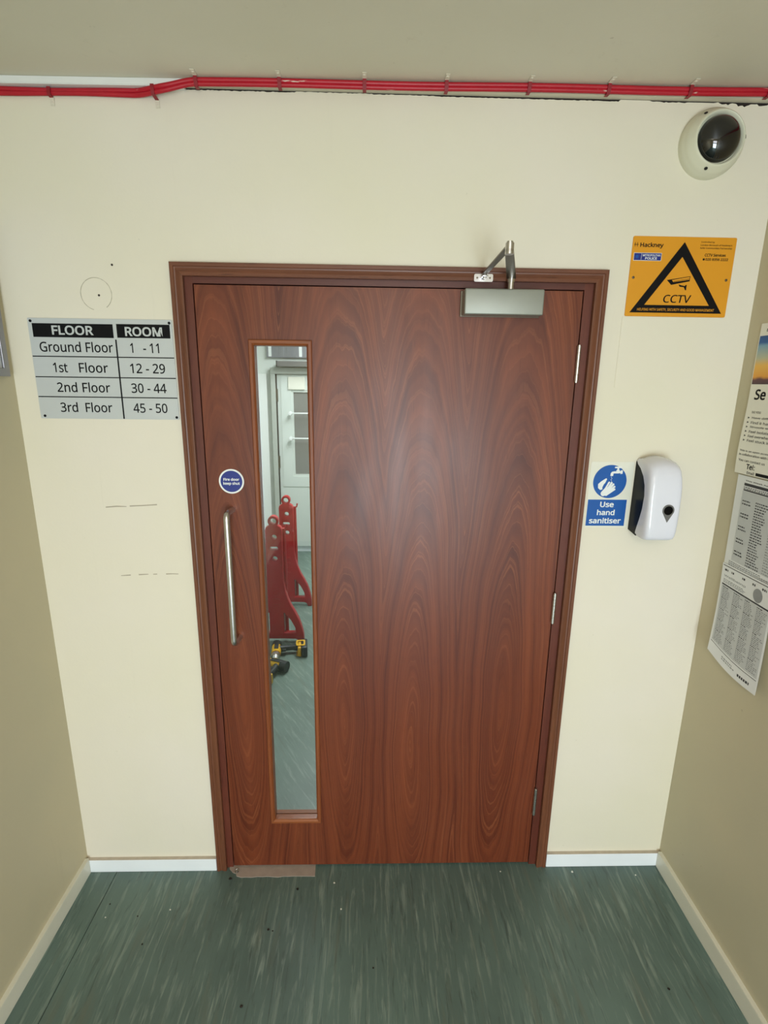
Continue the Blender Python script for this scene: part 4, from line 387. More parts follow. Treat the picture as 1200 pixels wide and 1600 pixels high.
"bS":[440,[405,240,422,200,427,153,420,99,398,52,362,15,316,-11,261,-27,199,-32,165,-31,134,-29,105,-25,78,-19,53,-12,17,3,17,123,81,99,118,88,159,81,201,79,236,81,264,88,283,99,296,112,304,127,306,147,304,166,298,181,286,195,265,209,233,225,187,242,151,257,119,273,91,292,67,313,48,339,35,367,27,399,24,435,31,484,51,527,84,561,126,585,176,600,230,605,279,602,323,595,363,584,420,562,381,456,328,476,296,485,263,491,230,493,201,491,179,485,164,476,154,464,147,451,145,434,148,413,154,399,165,385,185,372,214,357,255,341,303,321,345,299,379,273],[44,46,45,44,47,46,43,47,44,43,48,47,42,48,43,42,49,48,42,51,49,51,50,49,41,53,42,53,52,42,52,51,42,40,54,41,54,53,41,40,55,54,40,56,55,40,57,56,39,57,40,39,58,57,39,59,58,39,60,59,38,60,39,38,61,60,38,62,61,37,62,38,37,63,62,37,64,63,37,65,64,36,65,37,36,66,65,36,67,66,35,67,36,35,68,67,34,68,35,34,69,68,33,69,34,32,69,33,32,0,69,31,0,32,30,0,31,30,1,0,29,1,30,28,1,29,28,2,1,27,2,28,26,2,27,25,2,26,25,3,2,24,3,25,23,3,24,14,16,15,22,3,23,22,4,3,14,17,16,21,4,22,14,18,17,20,4,21,19,4,20,14,19,18,14,4,19,14,5,4,14,6,5,13,6,14,13,7,6,12,7,13,11,7,12,10,7,11,10,8,7,9,8,10]],
"bT":[446,[283,485,283,-24,163,-24,163,485,-16,485,-16,597,461,597,461,485],[4,6,5,4,7,6,3,7,4,2,0,3,0,7,3,2,1,0]],
"bU":[586,[537,597,537,201,531,140,511,84,476,35,427,-2,365,-25,290,-32,188,-16,110,33,63,109,48,202,48,597,168,597,168,203,177,148,199,110,237,87,295,79,336,83,367,94,389,112,405,136,414,166,418,203,418,597],[11,13,12,11,14,13,24,0,25,24,1,0,23,1,24,11,15,14,10,15,11,23,2,1,22,2,23,10,16,15,22,3,2,21,3,22,20,3,21,10,17,16,9,17,10,19,3,20,9,18,17,19,4,3,18,4,19,9,4,18,9,5,4,8,5,9,8,6,5,7,6,8]],
"bV":[481,[388,597,515,597,294,-24,188,-24,-34,597,92,597,227,213,235,190,243,167,249,146,255,125,260,105,241,191,222,105,227,126,232,147,239,168,246,191,254,215],[3,5,4,3,6,5,18,1,0,18,2,1,17,2,18,3,7,6,16,8,17,8,9,17,9,10,17,10,2,17,13,14,12,14,15,12,15,16,12,16,8,12,8,10,12,10,11,12,3,8,7,3,10,8,3,2,10]],
"ba":[450,[145,449,187,458,232,461,307,452,364,421,399,366,409,294,409,-24,314,-24,301,37,328,37,315,23,293,3,269,-13,240,-24,209,-30,172,-32,131,-28,93,-16,60,5,34,35,18,74,13,121,27,188,73,239,145,269,241,281,292,282,292,283,287,322,275,341,257,352,226,356,198,354,170,347,142,337,93,315,53,412,106,437,291,185,254,184,190,176,155,162,140,144,134,118,138,97,148,85,164,76,188,73,231,80,263,97,283,127,291,174],[1,3,2,0,3,1,0,4,3,38,4,0,37,4,38,37,5,4,36,35,37,35,34,37,34,33,37,33,32,37,32,5,37,32,31,5,31,6,5,30,6,31,29,6,30,28,6,29,28,7,6,27,7,28,26,7,27,25,39,26,39,7,26,24,39,25,23,39,24,22,41,23,41,40,23,40,39,23,52,7,39,22,42,41,51,7,52,22,43,42,22,44,43,50,7,51,21,44,22,21,45,44,21,46,45,49,10,50,10,7,50,21,47,46,48,10,49,21,48,47,20,48,21,20,9,48,9,10,48,20,12,9,12,8,9,11,7,10,19,12,20,12,7,11,18,12,19,18,13,12,8,7,12,18,14,13,17,14,18,17,15,14,16,15,17]],
"bc":[385,[309,-25,277,-30,240,-32,181,-26,128,-6,82,28,48,76,27,138,20,213,27,290,49,353,84,402,131,436,185,456,245,462,280,460,314,455,344,446,389,428,351,326,309,340,286,346,264,351,244,352,211,348,186,337,167,320,153,294,144,259,141,213,144,170,153,135,167,109,185,92,209,81,241,77,270,79,296,83,320,91,375,114,375,0,337,-17],[13,15,14,13,16,15,12,16,13,12,17,16,12,18,17,11,18,12,11,21,18,21,20,18,20,19,18,10,23,11,23,22,11,22,21,11,9,24,10,24,23,10,9,25,24,9,26,25,9,27,26,9,28,27,8,28,9,8,29,28,8,30,29,7,30,8,7,31,30,6,31,7,6,32,31,38,40,39,6,33,32,6,34,33,37,40,38,36,40,37,6,35,34,35,40,36,6,40,35,5,40,6,4,40,5,4,41,40,3,41,4,3,0,41,3,1,0,2,1,3]],
"bd":[493,[287,-22,256,-30,219,-32,138,-17,73,32,33,110,20,214,33,318,74,397,139,446,220,462,256,460,287,452,314,441,338,426,357,408,366,398,333,398,334,385,333,403,331,422,330,437,330,633,449,633,449,-24,348,-24,338,34,366,34,358,24,338,6,315,-10,166,107,193,83,232,75,280,83,308,103,325,141,331,202,331,212,325,279,309,322,280,346,232,355,193,346,166,320,148,275,141,213,148,150],[21,23,22,21,15,23,15,16,23,16,24,23,9,11,10,9,12,11,9,13,12,8,13,9,8,14,13,20,14,21,14,15,21,8,20,14,8,19,20,8,18,19,18,16,17,18,24,16,7,18,8,7,42,18,42,41,18,41,40,18,40,24,18,7,43,42,7,44,43,39,24,40,7,45,44,6,45,7,38,24,39,6,46,45,5,46,6,5,47,46,37,24,38,36,24,37,5,31,47,35,24,36,4,31,5,4,32,31,34,27,35,27,24,35,4,33,32,33,27,34,4,26,33,26,27,33,28,24,27,4,29,26,29,25,26,3,29,4,29,24,28,3,30,29,25,24,29,3,0,30,2,0,3,2,1,0]],
"be":[452,[121,431,174,454,234,462,292,455,342,435,382,401,412,357,430,304,435,245,435,177,145,177,150,145,172,107,206,84,256,76,290,78,321,83,351,92,416,117,416,4,367,-15,332,-25,294,-30,250,-32,188,-25,132,-4,84,31,49,80,27,141,20,212,26,282,46,343,78,393,279,344,260,353,234,356,198,349,172,331,153,300,149,281,312,281,311,288,304,312,293,331],[1,3,2,1,4,3,0,4,1,0,5,4,32,5,0,32,6,5,31,35,32,35,6,32,35,34,6,34,7,6,31,36,35,33,7,34,31,37,36,43,7,33,30,37,31,30,38,37,42,7,43,41,7,42,41,8,7,30,39,38,40,8,41,29,39,30,29,40,39,29,8,40,29,9,8,28,10,29,10,9,29,28,11,10,28,12,11,27,12,28,17,19,18,27,13,12,16,19,17,27,14,13,15,19,16,26,14,27,14,19,15,26,19,14,25,19,26,25,20,19,24,20,25,24,21,20,24,22,21,23,22,24]],
"bh":[496,[163,633,163,430,162,414,161,398,160,382,162,394,128,394,137,407,160,427,186,442,214,452,243,459,274,461,326,457,371,442,408,417,435,381,450,335,455,281,455,-24,337,-24,337,274,332,313,319,336,299,349,264,354,228,350,203,340,185,324,173,299,165,265,163,221,163,-24,44,-24,44,633],[33,0,34,33,6,0,6,7,0,7,1,0,11,13,12,10,13,11,10,14,13,9,14,10,9,15,14,8,15,9,7,8,1,8,2,1,2,15,8,2,16,15,3,16,2,4,5,3,5,16,3,33,5,6,33,29,5,29,28,5,28,27,5,27,26,5,26,16,5,26,25,16,25,17,16,24,17,25,23,17,24,22,17,23,22,18,17,21,18,22,33,30,29,21,19,18,20,19,21,33,31,30,33,32,31]],
"bi":[207,[57,598,80,611,104,615,128,611,150,598,165,575,169,546,165,518,150,495,128,481,104,477,79,481,57,495,43,518,38,546,43,575,44,454,163,454,163,-24,44,-24],[19,17,16,19,18,17,1,3,2,0,3,1,0,4,3,0,5,4,15,5,0,15,6,5,14,6,15,13,6,14,13,7,6,12,7,13,12,8,7,11,8,12,11,9,8,11,10,9]],
"bk":[428,[162,633,162,291,162,275,161,256,160,237,160,245,126,245,125,244,134,255,143,267,153,279,163,291,171,301,316,454,465,454,266,244,469,-24,324,-24,183,165,162,147,162,-24,44,-24,44,633],[21,0,22,21,7,0,7,6,0,6,1,0,12,14,13,12,15,14,11,15,12,10,15,11,6,8,1,8,9,1,9,10,1,10,2,1,2,15,10,3,15,2,4,15,3,6,7,8,7,5,6,7,4,5,4,16,15,21,4,7,21,19,4,19,18,4,18,16,4,17,16,18,21,20,19]],
"bn":[496,[215,454,245,460,276,462,351,452,409,418,444,360,455,282,455,-24,337,-24,337,274,332,313,319,336,299,349,265,354,214,346,186,323,169,284,163,222,163,-24,44,-24,44,454,145,454,156,395,128,395,138,409,161,428,187,443],[1,3,2,0,3,1,19,23,20,23,21,20,23,24,21,24,22,21,26,3,0,26,4,3,25,4,26,24,4,25,24,5,4,22,5,24,19,22,23,19,16,22,16,15,22,15,14,22,14,13,22,13,5,22,13,12,5,12,6,5,11,6,12,10,6,11,9,6,10,19,17,16,9,7,6,8,7,9,19,18,17]],
"bo":[485,[438,347,459,287,466,216,462,161,451,113,432,70,406,34,373,5,333,-16,289,-28,241,-32,196,-28,154,-15,115,5,82,34,56,70,36,113,24,161,20,216,26,286,46,347,80,396,125,433,180,455,244,462,305,455,359,433,404,396,167,320,148,277,141,215,144,172,153,136,167,109,186,90,210,79,243,75,276,79,300,90,319,109,333,136,342,172,345,216,342,259,333,294,319,321,300,339,276,350,243,354,196,345],[23,25,24,22,25,23,22,26,25,21,26,22,21,27,26,21,0,27,20,48,21,48,0,21,20,49,48,47,0,48,46,0,47,46,1,0,19,49,20,19,28,49,45,1,46,44,1,45,19,29,28,43,1,44,43,2,1,18,29,19,18,30,29,42,2,43,42,3,2,17,30,18,41,3,42,17,31,30,40,3,41,17,32,31,40,4,3,16,32,17,16,33,32,39,4,40,39,5,4,15,33,16,15,34,33,38,5,39,15,35,34,37,5,38,15,36,35,36,5,37,15,5,36,15,6,5,14,6,15,14,7,6,13,7,14,12,7,13,12,8,7,11,8,12,11,9,8,10,9,11]],
"bp":[493,[205,452,237,459,274,462,354,447,419,399,460,320,473,216,467,144,449,83,419,33,378,-3,329,-25,273,-32,237,-30,206,-22,178,-10,155,4,136,21,128,31,161,31,159,41,161,22,162,2,163,-16,163,-216,44,-216,44,454,146,454,156,395,127,395,135,405,154,424,178,440,328,320,300,345,259,354,227,351,203,341,186,326,174,304,166,272,163,228,163,216,165,170,173,133,185,107,202,90,226,79,261,75,289,79,311,91,328,111,341,139,349,175,352,216,345,277],[1,3,2,0,3,1,25,29,26,29,27,26,29,30,27,30,28,27,32,3,0,32,4,3,31,4,32,30,4,31,28,4,30,28,5,4,25,28,29,25,39,28,39,38,28,38,37,28,37,36,28,36,35,28,35,5,28,34,5,35,33,5,34,33,6,5,55,6,33,25,40,39,54,6,55,25,41,40,25,42,41,25,43,42,54,7,6,53,7,54,52,7,53,25,18,43,18,44,43,52,8,7,51,8,52,18,45,44,50,8,51,18,46,45,49,8,50,18,47,46,49,9,8,48,9,49,18,20,47,20,48,47,20,9,48,18,21,20,19,9,20,19,10,9,25,17,18,21,19,18,21,10,19,22,10,21,25,16,17,25,23,16,23,15,16,23,15,22,15,10,22,15,11,10,14,11,15,25,24,23,13,11,14,13,12,11]],
"br":[331,[204,448,235,459,268,462,282,462,297,461,311,459,346,452,331,339,295,347,285,348,274,349,265,350,245,348,227,341,209,331,194,318,181,301,171,280,165,257,163,228,163,-24,44,-24,44,454,148,454,156,375,124,375,133,389,153,412,177,432],[1,3,2,1,4,3,1,5,4,1,6,5,0,6,1,21,25,22,25,23,22,25,26,23,26,24,23,0,7,6,28,7,0,27,7,28,26,7,27,24,7,26,21,24,25,21,17,24,17,16,24,16,15,24,15,14,24,14,13,24,13,12,24,12,11,24,11,10,24,10,9,24,9,8,24,8,7,24,21,18,17,21,19,18,21,20,19]],
"bs":[384,[353,189,368,157,372,119,366,73,347,35,316,5,277,-16,230,-28,177,-32,132,-30,94,-24,60,-15,18,3,18,120,79,93,110,83,144,75,178,73,219,77,242,86,252,98,255,113,254,120,251,127,243,135,227,146,202,159,165,173,125,190,91,207,61,227,37,253,22,285,17,325,30,384,71,428,131,454,201,462,243,460,281,454,316,444,371,422,328,322,280,341,252,349,225,354,198,356,165,353,144,345,135,337,133,327,134,320,138,313,147,305,164,295,192,283,228,268,267,253,301,236,330,215],[36,38,37,36,39,38,35,39,36,35,40,39,35,41,40,34,41,35,34,45,41,45,44,41,44,43,41,43,42,41,33,47,34,47,46,34,46,45,34,33,48,47,33,49,48,33,50,49,33,51,50,32,51,33,32,52,51,32,53,52,32,54,53,32,55,54,31,55,32,31,56,55,31,57,56,31,58,57,30,58,31,30,59,58,29,59,30,29,0,59,28,0,29,27,0,28,27,1,0,26,1,27,25,1,26,25,2,1,24,2,25,23,2,24,22,2,23,21,2,22,12,14,13,21,3,2,20,3,21,19,3,20,12,15,14,18,3,19,12,16,15,17,3,18,12,17,16,17,4,3,12,4,17,12,5,4,12,6,5,11,6,12,10,6,11,10,7,6,9,7,10,9,8,7]],
"bt":[289,[181,86,194,77,213,74,226,74,241,76,255,79,296,90,296,-12,265,-23,244,-28,221,-31,199,-32,163,-29,128,-19,96,1,70,32,55,73,50,124,50,351,-11,351,-11,424,55,454,85,552,168,552,168,454,293,454,293,351,168,351,168,128,172,101],[21,23,22,21,24,23,20,24,21,20,25,24,20,26,25,19,26,20,18,26,19,17,27,18,27,26,18,17,28,27,17,29,28,16,29,17,16,0,29,5,7,6,16,1,0,4,7,5,16,2,1,3,7,4,2,7,3,16,7,2,15,7,16,14,7,15,13,7,14,13,8,7,12,8,13,12,9,8,12,10,9,11,10,12]],
"bu":[496,[333,454,451,454,451,-24,350,-24,339,33,368,33,358,20,334,0,308,-14,280,-24,250,-30,219,-32,168,-28,123,-13,86,12,59,48,44,94,39,147,39,454,159,454,159,155,164,116,176,93,196,80,231,75,267,79,293,89,310,105,322,130,330,164,333,207],[17,19,18,17,20,19,30,1,0,30,2,1,29,2,30,28,2,29,17,21,20,16,21,17,27,2,28,16,22,21,26,2,27,15,22,16,15,23,22,25,5,26,5,2,26,15,24,23,24,5,25,15,5,24,14,4,15,4,5,15,6,2,5,14,7,4,7,3,4,7,2,6,13,7,14,13,8,7,3,2,7,12,8,13,12,9,8,12,10,9,11,10,12]],
"bv":[407,[260,-24,146,-24,-35,454,92,454,189,185,196,166,203,145,210,123,216,102,221,83,221,87,186,87,185,84,191,103,197,124,205,146,212,166,218,184,315,454,442,454],[1,3,2,1,4,3,17,19,18,17,0,19,1,5,4,16,0,17,15,0,16,1,6,5,14,7,15,7,0,15,1,14,6,14,7,6,1,13,14,8,0,7,1,11,13,11,12,13,9,10,8,10,0,8,1,10,11,1,0,10]],
"by":[409,[148,-2,-35,454,93,454,192,194,200,172,207,151,213,131,220,111,225,92,190,92,192,98,201,128,212,161,223,194,316,454,444,454,246,-68,229,-108,208,-143,182,-174,150,-197,112,-212,68,-216,48,-216,31,-214,16,-212,-15,-206,-15,-102,22,-108,33,-109,44,-110,55,-111,74,-109,88,-104,100,-96,111,-84,121,-69,129,-49],[0,2,1,0,3,2,13,15,14,13,16,15,12,8,13,8,16,13,0,4,3,0,5,4,11,6,12,6,7,12,7,8,12,0,11,5,11,6,5,0,10,11,0,9,10,0,8,9,0,16,8,37,16,0,36,16,37,36,17,16,35,17,36,34,17,35,33,17,34,26,28,27,32,17,33,26,29,28,32,18,17,31,18,32,26,30,29,26,31,30,26,18,31,26,19,18,26,20,19,26,21,20,25,21,26,25,22,21,24,22,25,23,22,24]]}''')
def text_bm(s, bold=False):
    bm = BM(); x = 0
    for ch in s:
        adv, V, F = GLYPHS.get(('b' if bold else 'r')+ch) or GLYPHS.get('r'+ch) or GLYPHS['b'+ch]
        vs = [bm.verts.new(((x+V[k])/1000, V[k+1]/1000, 0)) for k in range(0, len(V), 2)]
        for k in range(0, len(F), 3): bm.faces.new((vs[F[k]], vs[F[k+1]], vs[F[k+2]]))
        x += adv
    return bm
def front_map(y): return lambda u, v, d: (u, y-d, v)
def text(s, x0, x1, z0, z1, mp, mat, parent, bold=0.0, name='lettering', shear=0, t=.0003, ref=None):
    """text fitted in the box; ref: fit cap height of this string instead"""
    bm = text_bm(s, bold >= .012)
    xs = [v.co.x for v in bm.verts]; ys = [v.co.y for v in bm.verts]
    if not xs: return
    a, b = min(xs), max(xs); c, d = (-0.009, 0.582) if ref else (min(ys), max(ys))
    ex = bmesh.ops.extrude_face_region(bm, geom=bm.faces[:])['geom']
    top = {v for v in ex if isinstance(v, bmesh.types.BMVert)}
    for v in bm.verts:
        u = x0+(v.co.x-a)/(b-a)*(x1-x0); w = z0+(v.co.y-c)/(d-c)*(z1-z0)
        u += shear*(w-z0); v.co = Vector(mp(u, w, t if v in top else 0))
    return mesh(name, bm, mat, parent)
def flat(name, pts, y, t, mat, parent, holes=(), label=None):
    bm = BM(); prism(bm, pts, holes, 'y', y, y-t); return mesh(name, bm, mat, parent, label=label)
def rect(x0, x1, z0, z1): return [(x0, z0), (x1, z0), (x1, z1), (x0, z1)]
def circ(cx, cz, r, n=40, rz=None, a0=0, a1=2*PI): return [(cx+r*math.cos(a0+(a1-a0)*k/n), cz+(rz or r)*math.sin(a0+(a1-a0)*k/n)) for k in range(n)]
def rrect(x0, x1, z0, z1, r, n=5):
    o = []
    for cx, cz, a in ((x1-r, z1-r, 0), (x0+r, z1-r, PI/2), (x0+r, z0+r, PI), (x1-r, z0+r, 1.5*PI)):
        o += [(cx+r*math.cos(a+PI/2*k/n), cz+r*math.sin(a+PI/2*k/n)) for k in range(n+1)]
    return o
def zc(x): return 2.459+(x+.96)*.008      # the ceiling is a touch out of level

# ------------------------------------------------------------------ room shell
OX0, OX1, OZ = -.541, .601, 2.012          # structural opening (outside of the linings)
# wall with the door: one solid piece with a broken top edge under the batten
random.seed(3)
top = []
N = 420
for i in range(N+1):
    x = XL-.1+(XR-XL+.2)*i/N
    z = 2.4465
    if x < -.50: z = zc(x)-.0005
    elif x < -.22: z = 2.4492+random.uniform(-.0010, .0010)
    elif x < -.02: z = 2.4512+random.uniform(-.0008, .0006)
    elif x < .14: z = 2.4500+random.uniform(-.0006, .0010)
    elif x < .62: z = 2.4490+random.uniform(-.0006, .0008)
    elif x < .70: z = 2.4530
    elif x < .80: z = 2.4500+random.uniform(-.001, .0015)
    elif x < .87: z = 2.4515
    else: z = 2.4490+.0035*math.sin(x*95)*math.sin(x*37+1)+random.uniform(-.002, .0025)
    top.append((x, z))
pts = [(XL-.1, -.05), (OX0, -.05), (OX0, OZ), (OX1, OZ), (OX1, -.05), (XR+.1, -.05)]+top[::-1]
bm = BM(); prism(bm, pts, (), 'y', 0, .12)
wf = struct('wall_front', bm, M['wall'], 'cream painted wall around the mahogany door, with old screw holes and scuffs')
bm = bx(-.50, XR, .004, .10, 2.4495, 2.50); o = mesh('gap_shade_plate', bm, M['gap'], wf, label='dark plate giving the shade in the gap between wall and ceiling batten')  # plate behind the gap, its shade put into the dark colour
# batten along the wall top
bm = BM()
for a, b in ((-.495, .30), (.30, XR)):
    vs = []
    g = bmesh.ops.create_cube(bm, size=1)['verts']
    for v in g:
        x = a if v.co.x < 0 else b; y = -.019 if v.co.y < 0 else .003
        v.co = Vector((x, y, (2.4535 if x < .6 else 2.4555) if v.co.z < 0 else zc(x)+.001))
o = mesh('trim_1', bm, M['batten']); o['kind'] = 'structure'; o['label'] = 'painted ceiling batten running along the wall top behind the red cable'; o['category'] = 'trim'

bm = bx(XL-.1, XL, YB-.1, 0, -.05, 2.6); struct('wall_left', bm, M['side'], 'beige painted side wall to the left of the door')
bm = bx(XR, XR+.1, YB-.1, 0, -.05, 2.6); struct('wall_right', bm, M['side'], 'beige painted side wall to the right, with paper notices on it')
# back wall with the glazed entrance (behind the camera)
ex0, ex1, ez = -.2, .85, 2.1
bm = BM(); prism(bm, [(XL-.1, -.05), (ex0, -.05), (ex0, ez), (ex1, ez), (ex1, -.05), (XR+.1, -.05), (XR+.1, 2.6), (XL-.1, 2.6)], (), 'y', YB-.1, YB)
struct('wall_back', bm, M['wall'], 'cream wall behind the camera around the open entrance')
# ceiling
bm = BM(); g = bmesh.ops.create_cube(bm, size=1)['verts']
for v in g:
    x = XL-.1 if v.co.x < 0 else XR+.1
    v.co = Vector((x, YB-.1 if v.co.y < 0 else .12, zc(x)+(0 if v.co.z < 0 else .1)))
struct('ceiling', bm, M['ceil'], 'flat greyish cream painted ceiling above the door wall')
# floor: two vinyl sheets meeting at a seam near the left wall
bm = BM(); box(bm, XL-.1, -.9325, YB-.3, .06, -.06, 0); box(bm, -.930, XR+.1, YB-.3, .06, -.06, 0); box(bm, -.9325, -.930, YB-.3, .06, -.06, -.004)
fl = struct('floor', bm, M['floor'], 'green marbled vinyl floor in front of the door')
# corridor beyond
bm = bx(-1.5, 1.5, .06, 4.0, -.06, 0); o = struct('floor_corridor', bm, M['floor2'], 'pale green marbled vinyl floor of the corridor seen through the door glass'); o['category'] = 'floor'
bm = bx(-1.5, -1.35, .12, 3.7, 0, 2.5); struct('wall_corridor_left', bm, M['white_wall'], 'white corridor wall beyond the door, left side')
bm = bx(1.35, 1.5, .12, 3.7, 0, 2.5); struct('wall_corridor_right', bm, M['white_wall'], 'white corridor wall beyond the door, right side')
bm = BM(); prism(bm, [(-1.5, 0), (1.5, 0), (1.5, 2.5), (-1.5, 2.5)], (), 'y', 3.70, 3.85)
struct('wall_corridor_end', bm, M['white_wall'], 'white end wall of the corridor seen through the door glass')
bm = bx(-1.5, 1.5, .12, 3.85, 2.5, 2.6); struct('ceiling_corridor', bm, M['white_wall'], 'white ceiling of the corridor beyond the door')

# skirtings
def skirting(name, pts_body, pts_top, mat, label):
    b = BM(); box(b, *pts_body, bev=.002); o = struct(name, b, mat, label); o['category'] = 'skirting'
    mesh('top_edge', bx(*pts_top), M['skirt_top'] if mat is M['skirt'] else M['skirt_side'], o, label='dusty top edge of the skirting' if mat is M['skirt'] else None); return o
skirting('baseboard_front_left', (XL, -.572, -.013, 0, 0, .052), (XL+.001, -.573, -.0125, 0, .052, .0535), M['skirt'], 'short white skirting board on the door wall, left of the door')
skirting('baseboard_front_right', (.636, XR, -.013, 0, 0, .056), (.637, XR-.001, -.0125, 0, .056, .0575), M['skirt'], 'short white skirting board on the door wall, right of the door')
skirting('baseboard_left', (XL, XL+.013, YB, -.0135, 0, .062), (XL, XL+.0125, YB+.001, -.014, .062, .0632), M['skirt_side'], 'white skirting board running along the left wall')
skirting('baseboard_right', (XR-.014, XR, YB, -.0135, 0, .064), (XR-.0135, XR, YB+.001, -.014, .064, .0652), M['skirt_side'], 'white skirting board running along the right wall')
b = BM(); box(b, -1.35, 1.35, 3.685, 3.70, 0, .07, bev=.003); o = struct('baseboard_corridor', b, M['skirt'], 'white skirting at the foot of the corridor end wall'); o['category'] = 'skirting'

# wall marks
def hole(x, z, r=.0032): return flat('screw_hole', circ(x, z, r, 12), 0, .0006, M['hole'], wf)
for x, z in ((.704, 1.912), (.976, 1.916), (.705, 1.738), (.980, 1.740), (-.728, 2.035), (-.772, 1.957), (.905, 1.44)): hole(x, z, .003 if z > 1.6 else .002)
bm = BM(); prism(bm, rrect(.690, .993, 1.727, 1.925, .004), (), 'y', 0, -.0014); mesh('old_sign_outline', bm, M['wall'], wf, label='slightly raised paint rectangle left by a removed sign')
def strip(name, pts, w, mat):
    b = BM(); L = []; R = []
    for i, (x, z) in enumerate(pts):
        q = pts[min(i+1, len(pts)-1)]; p = pts[max(i-1, 0)]; dx, dz = q[0]-p[0], q[1]-p[1]; l = math.hypot(dx, dz) or 1
        ww = w*(.5+random.random()*.7)/2; L.append((x-dz/l*ww, z+dx/l*ww)); R.append((x+dz/l*ww, z-dx/l*ww))
    prism(b, L+R[::-1], (), 'y', 0, -.0005); return mesh(name, b, mat, wf)
strip('pencil_circle', [(-.779+.042*math.cos(a), 1.960+.042*math.sin(a)) for a in [-.95+k*2*PI*.86/40 for k in range(41)]][::-1], .0014, M['pencil'])
for seg in ([(-.822, 1.357), (-.79, 1.360), (-.76, 1.3595)], [(-.75, 1.361), (-.71, 1.363), (-.668, 1.366)], [(-.80, 1.137), (-.77, 1.139)], [(-.745, 1.1405), (-.715, 1.142)], [(-.70, 1.142), (-.688, 1.1425)], [(-.66, 1.143), (-.64, 1.1435), (-.622, 1.143)]):
    strip('scuff_mark', seg, .0035, M['scuff'])

# ------------------------------------------------------------------ door 1
d1 = thing('door_1', 'mahogany veneered fire door with narrow glass panel in a matching wooden frame', 'door', (0, 0, 0), kind='structure')
LX0, LX1, LZ0, LZ1 = -.5115, .5715, .010, 1.989
VX0, VX1, VZ0, VZ1 = -.366, -.193, .203, 1.844      # opening cut for the glass
bm = BM(); prism(bm, rect(LX0, LX1, LZ0, LZ1), [rect(VX0+.004, VX1-.004, VZ0+.004, VZ1-.004)], 'y', 0, .044)
leaf = mesh('door_leaf', bm, M['veneer'], d1)
# glazing bead: four mitred lengths, stepped section
def mitre(name, prof, x0, x1, z0, z1, mz, mx, parent, sides='LRTB', label=None):
    """prof: (inset from the outer edge, y) closed section"""
    n = len(prof)
    def ring(b, pts3):
        return [b.verts.new(p) for p in pts3]
    for s in sides:
        b = BM()
        if s == 'L': A = [(x0+i, y, z0+(i if 'B' in sides else 0)) for i, y in prof]; B = [(x0+i, y, z1-i) for i, y in prof]
        if s == 'R': A = [(x1-i, y, z0+(i if 'B' in sides else 0)) for i, y in prof]; B = [(x1-i, y, z1-i) for i, y in prof]
        if s == 'T': A = [(x0+i, y, z1-i) for i, y in prof]; B = [(x1-i, y, z1-i) for i, y in prof]
        if s == 'B': A = [(x0+i, y, z0+i) for i, y in prof]; B = [(x1-i, y, z0+i) for i, y in prof]
        a, c = ring(b, A), ring(b, B)
        for k in range(n): b.faces.new((a[k], a[(k+1) % n], c[(k+1) % n], c[k]))
        b.faces.new(a); b.faces.new(c[::-1])
        mesh(name, b, mz if s in 'LR' else mx, parent, label=label)
bp = [(0, .001), (0, -.006), (.0025, -.009), (.010, -.009), (.013, -.006), (.0155, -.003), (.0165, .018), (.0045, .018)]
mitre('glazing_bead', bp, VX0-.003, VX1+.003, VZ0-.003, VZ1+.003, M['bead_z'], M['bead_x'], leaf)
bp2 = [(.0045, .0245), (.0165, .0245), (.0135, .044), (.0045, .044)]
mitre('rear_bead', bp2, VX0-.003, VX1+.003, VZ0-.003, VZ1+.003, M['bead_z'], M['bead_x'], leaf)
mesh('glass_pane', bx(VX0+.006, VX1-.006, .0182, .0242, VZ0+.006, VZ1-.006), M['glass'], leaf, label='clear narrow glass panel')
# pull handle
bm = BM(); hx = -.446; path = []
for k in range(9):
    a = PI/2*k/8; path.append((hx, -.037-.018*math.sin(a), 1.352-.018*(1-math.cos(a))))
hp = [(hx+.004, 0, 1.352), (hx+.003, -.018, 1.352)]+path+[(hx, -.055, 1.25), (hx, -.055, 1.10), (hx, -.055, 1.0)]
low = [(hx, -.055+.018*(1-math.cos(PI/2*k/8)), .945-.018*math.sin(PI/2*k/8)) for k in range(9)]
hp += low+[(hx+.003, -.018, .927), (hx+.004, 0, .927)]
tube(bm, hp, .0095, 18); mesh('pull_handle', bm, M['steel'], leaf, True, 'brushed steel D shaped pull handle')
# frame: linings, stops, architrave
fr = mesh('door_frame', bx(OX0+.001, LX0-.0035, .0005, .11, 0, 2.010), M['lining_z'], d1)
mesh('lining', bx(LX1+.0035, OX1-.001, .0005, .11, 0, 2.010), M['lining_z'], fr)
mesh('lining', bx(LX0-.0035, LX1+.0035, .0005, .11, LZ1+.0035, 2.010), M['lining_x'], fr)
mesh('door_stop', bx(LX0-.0035, LX0+.012, .045, .058, 0, LZ1+.0035), M['dark'], fr)  # stops coloured near-black for the shade in the gap round the leaf
mesh('door_stop', bx(LX1-.012, LX1+.0035, .045, .058, 0, LZ1+.0035), M['dark'], fr)
mesh('door_stop', bx(LX0+.012, LX1-.012, .045, .058, LZ1-.012, LZ1+.0035), M['dark'], fr)
ap = [(0, 0), (0, -.0135), (.0015, -.015), (.010, -.015), (.0115, -.0125), (.015, -.0115), (.020, -.0125), (.026, -.0145), (.031, -.015), (.034, -.0135), (.0345, -.011), (.0345, 0)]
mitre('architrave', ap, -.5705, .6345, 0, 2.0435, M['arch_z'], M['arch_x'], fr, 'LRT')
